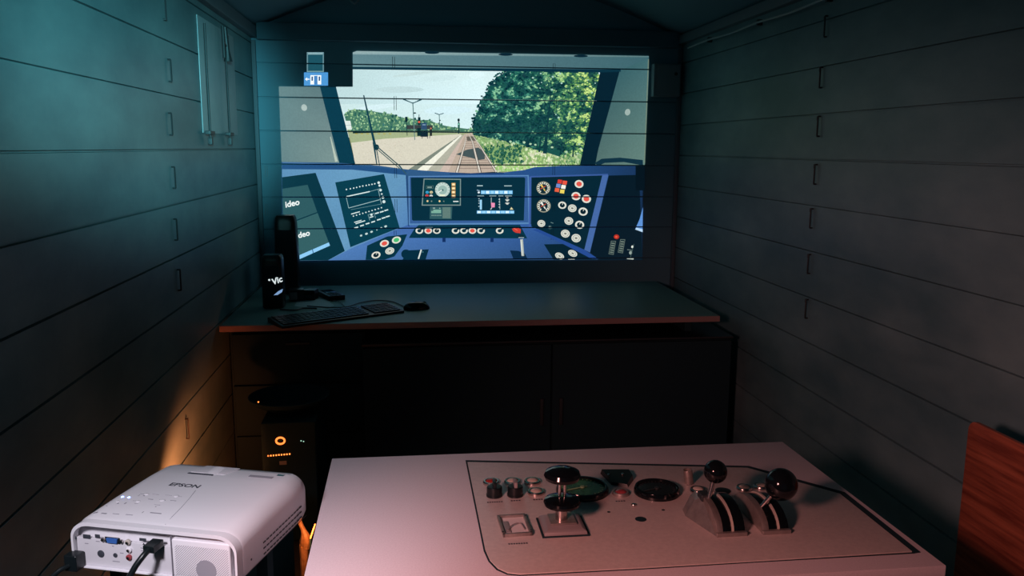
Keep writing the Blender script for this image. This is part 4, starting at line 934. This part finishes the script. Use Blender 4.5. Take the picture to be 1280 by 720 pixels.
# focus window: recessed lens bay at the front edge with zoom ring slot
bay = MB().prism([(-.070, HD-.062), (.004, HD-.062), (.018, HD-.026), (-.056, HD-.026)], PH-.0016, PH+.0008).build('lens_bay', 'white2', prj, bevel=.0005)
MB().lathe([(.026, -.026), (.030, -.014), (.030, .014), (.026, .016)], 32, (-.024, HD-.046, PH-.0265), (0, 1, 0)).build('focus_ring', 'white', bay)
MB().prism([(-.072, HD-.071), (-.016, HD-.071), (-.018, HD-.067), (-.070, HD-.067)], PH-.0004, PH+.0012).build('slot', 'ink', bay)
MB().lathe([(.024, 0), (.026, .012), (.022, .014), (.020, .004), (1e-5, .006)], 32, (-.030, HD-.004, .045), (0, 1, 0)).build('lens', 'gloss', prj)
mb = MB()
MB().box(.055, .105, HD-.062, HD-.052, PH-.0003, PH+.0003).build('caution_label', 'greyink', prj)
MB().box(.106, .122, HD-.060, HD-.035, PH-.0028, PH-.0008, .001).build('foil_label', 'chrome', prj)
sx0 = [surf(*p)[0] for p in (cr8(890, 575), cr8(900, 540), cr8(960, 470), cr8(1040, 390), cr8(1120, 300), cr8(1170, 235))]
mb = MB().tube([v for v in sx0 if v], .0005, 6); mb.build('top_seam', 'greyink', prj)
# side vents on the right flank
mb = MB()
for i in range(13):
    for j in range(3): mb.box(PW/2-.0004, PW/2+.0008, -.06+i*.0125, -.051+i*.0125, .022+j*.011, .0245+j*.011)
mb.build('side_vent', 'ink', prj)
MB().box(PW/2-.0003, PW/2+.0006, -HD+.03, HD-.03, .0165, .0172).build('side_seam', 'ink', prj)
MB().lathe([(.002, 0), (.002, .001)], 12, (PW/2-.0002, -HD+.045, .036), (1, 0, 0)).build('screw_hole', 'ink', prj)
for x, y in ((-.11, -.08), (.11, -.08), (.0, .09)): MB().lathe([(.009, 0), (.009, .005), (.006, .0125)], 16, (x, y, 0)).build('foot', 'plastic', prj)
# stand under the projector
st = empty('projector_stand', (pc0.x-.02, pc0.y+.02, 0), rot_); tag(st, 'small dark stand carrying the white projector', 'stand')
MB().box(-.125, .125, -.10, .10, bp_-.02, bp_-.0005, .003).build('stand_top', 'matte', st)
for sx_ in (-1, 1):
    for sy_ in (-1, 1): MB().box(sx_*.105-.012, sx_*.105+.012, sy_*.08-.012, sy_*.08+.012, 0, bp_-.0205).build('leg', 'matte', st)
MB().box(-.10, .10, -.075, .075, .20, .215).build('shelf', 'matte', st)
tb = empty('storage_bag', (.36, 2.00, 0), R(-12)); tag(tb, 'dark teal cloth bag on the floor behind the projector', 'bag')
MB().box(-.11, .11, -.12, .12, 0, .32, .03).build('bag_body', 'teal', tb)
MB().tube(smooth_path([(-.06, 0, .315), (-.05, 0, .37), (.05, 0, .37), (.06, 0, .315)]), .008, 8).build('handle', 'teal', tb)

# ------------------------------------------------------------------ glowing equipment behind the projector
ty = 3.05
c1, c2, c3 = ony(350, 552, ty), ony(348.5, 570, ty), ony(353, 580, ty)
print('tower', c1, c2, c3)
tw = empty('computer_tower', (c1.x+.03, ty+.21, 0)); tag(tw, 'black computer tower with glowing orange ring and light row, before the desk', 'computer')
tx = tw.location.x
ht = c1.z+.07
MB().box(-.10, .10, -.20, .22, .01, ht, .008).build('case', 'matte', tw)
MB().tube([(c1.x-tx+.0155*math.cos(2*PI*i/28), -.2015, c1.z+.0125*math.sin(2*PI*i/28)) for i in range(29)], .0034, 8).build('power_ring', 'orange_led', tw)
for i in range(9):
    o = MB().box(-.0022, .0022, -.003, 0, -.0022, .0022).build('led', 'orange_led' if i == 0 else 'orange_led2', tw); o.location = (c2.x-tx-.040+i*.0098, -.2005, c2.z-.001+i*.0005)
MB().box(c3.x-tx-.012, c3.x-tx+.014, -.2025, -.2002, c3.z-.006, c3.z+.008).build('badge', 'label', tw)
w1 = ony(376, 552, ty); 
for dx in (0, .009): MB().ball((w1.x-tx+dx, -.202, w1.z-dx*.3), .0022, 10).build('status_light', 'white_led', tw)
for sx_ in (-1, 1):
    for yy in (-.16, .18): MB().box(sx_*.08-.014, sx_*.08+.014, yy-.014, yy+.014, 0, .0095).build('foot', 'plastic', tw)
# round dark basket on top of the tower
bk = ony(345, 517, 3.2)
bs = empty('round_basket', (tx-.02, ty+.20, ht+.0005)); tag(bs, 'shallow round dark tray resting on the computer tower', 'tray')
MB().lathe([(.09, 0), (.15, .035), (.155, .050), (.150, .051), (.142, .038), (.085, .006), (1e-5, .006)], 40).build('tray_body', 'matte', bs)
MB().ball((-.10, -.10, .054), .0028, 10).build('indicator_light', 'orange_led2', bs)
# electric heater between wall and stand, its element facing the wall
hx, hy = .31, 2.58
he = empty('electric_heater', (hx, hy, 0), R(62)); tag(he, 'small electric heater glowing orange behind the projector', 'heater')
MB().box(-.12, .12, -.05, .04, .02, .42, .015).build('housing', 'matte', he)
MB().box(-.125, .125, -.17, -.0505, .400, .412, .003).build('glow_shield', 'matte', he)  # added plate that stops the orange glow climbing the wall
for z in (.16, .24, .32):
    MB().tube([(-.10, -.056, z), (.10, -.056, z)], .006, 10).build('element', 'ember', he)
for z in (.12, .20, .28, .36): MB().tube([(-.115, -.068, z), (.115, -.068, z)], .002, 6).build('guard_bar', 'iron', he)
for s_ in (-1, 1): MB().box(s_*.09-.02, s_*.09+.02, -.08, .07, 0, .0195, .004).build('foot', 'matte', he)
he.rotation_euler = (0, 0, R(238))
lamp('heater_glow', 'SPOT', (.25, 2.68, .355), (0, 2.86, .34), 20, (1.0, .19, .055), .025, 118, .7)
# crumpled foil bag and bright strip lit at its side
w = [ony(x, y, 2.17) for x, y in ((372, 632), (373, 640), (374, 650), (379, 662), (382, 672), (381, 684), (380, 696))]
w.append(Vector((w[-1].x, w[-1].y, .001)))
fb = MB().tube(smooth_path(w, 3)[:-3]+[w[-1]], [.004, .007, .009, .012, .015, .011, .006, .006, .006, .007, .009, .012, .014, .016, .014, .013, .013, .012, .011], 9)
o = fb.build('foil_wrap', 'cream'); tag(o, 'crumpled amber foil standing between projector and console', 'foil')
a, b_ = ony(394, 655, 2.1), ony(388, 673, 2.1)
o = MB().tube([a, b_], .0018, 8).build('light_tube', 'orange_led2'); tag(o, 'thin bright orange light tube beside the console', 'lamp')
MB().tube([Vector((b_.x, b_.y, .012)), b_], .0025, 8).lathe([(.022, 0), (.022, .008), (.008, .012)], 24, (b_.x, b_.y, 0)).build('stand', 'matte', o)
lamp('foil_fill', 'POINT', tuple((a+b_)/2+Vector((-.012, -.02, .0))), (0, 0, 0), .55, (1.0, .30, .08), .01)  # added point light next to the tube to brighten the foil

# ------------------------------------------------------------------ folded plywood chair at the right
ch = empty('folding_chair', (2.14, 1.55, 0)); tag(ch, 'red-brown plywood folding chair leaning folded against the right wall', 'chair')
ax = 2.14
cp = [onx(x, y, ax) for x, y in ((1216, 529), (1280, 546), (1212, 545), (1200, 716))]
print('chair', cp)
yl = cp[2].y
prof = []
y_r, y_l, z_t, z_b = yl-.44, yl, cp[0].z+.008, .42
rr = .025
for cx_, cz_, a0 in ((y_l-rr, z_t-rr, 0), (y_r+rr, z_t-rr, 90), (y_r+rr, z_b+rr, 180), (y_l-rr, z_b+rr, 270)):
    for i in range(7): a = R(a0+15*i); prof.append((cx_+rr*math.cos(a)-1.55, cz_+rr*math.sin(a)))
MB().prism(prof, -.006, .006, 'x').build('backrest', 'wood', ch, bevel=.002)
MB().prism([(y, z-.40+.0) for y, z in prof if True], .020, .032, 'x').build('seat', 'wood', ch, bevel=.002) if z_b-.40 > .0 else None
for yv in (y_r+.03-1.55, y_l-.03-1.55):
    MB().tube([(.0135, yv, .0), (.0135, yv, z_t-.06)], .0065, 10).build('leg', 'iron', ch)
    MB().tube([(.044, yv, .0), (.044, yv, z_t-.20)], .0065, 10).build('leg', 'iron', ch)
MB().tube([(.044, y_r+.03-1.55, .15), (.044, y_l-.03-1.55, .15)], .006, 10).build('crossbar', 'iron', ch)
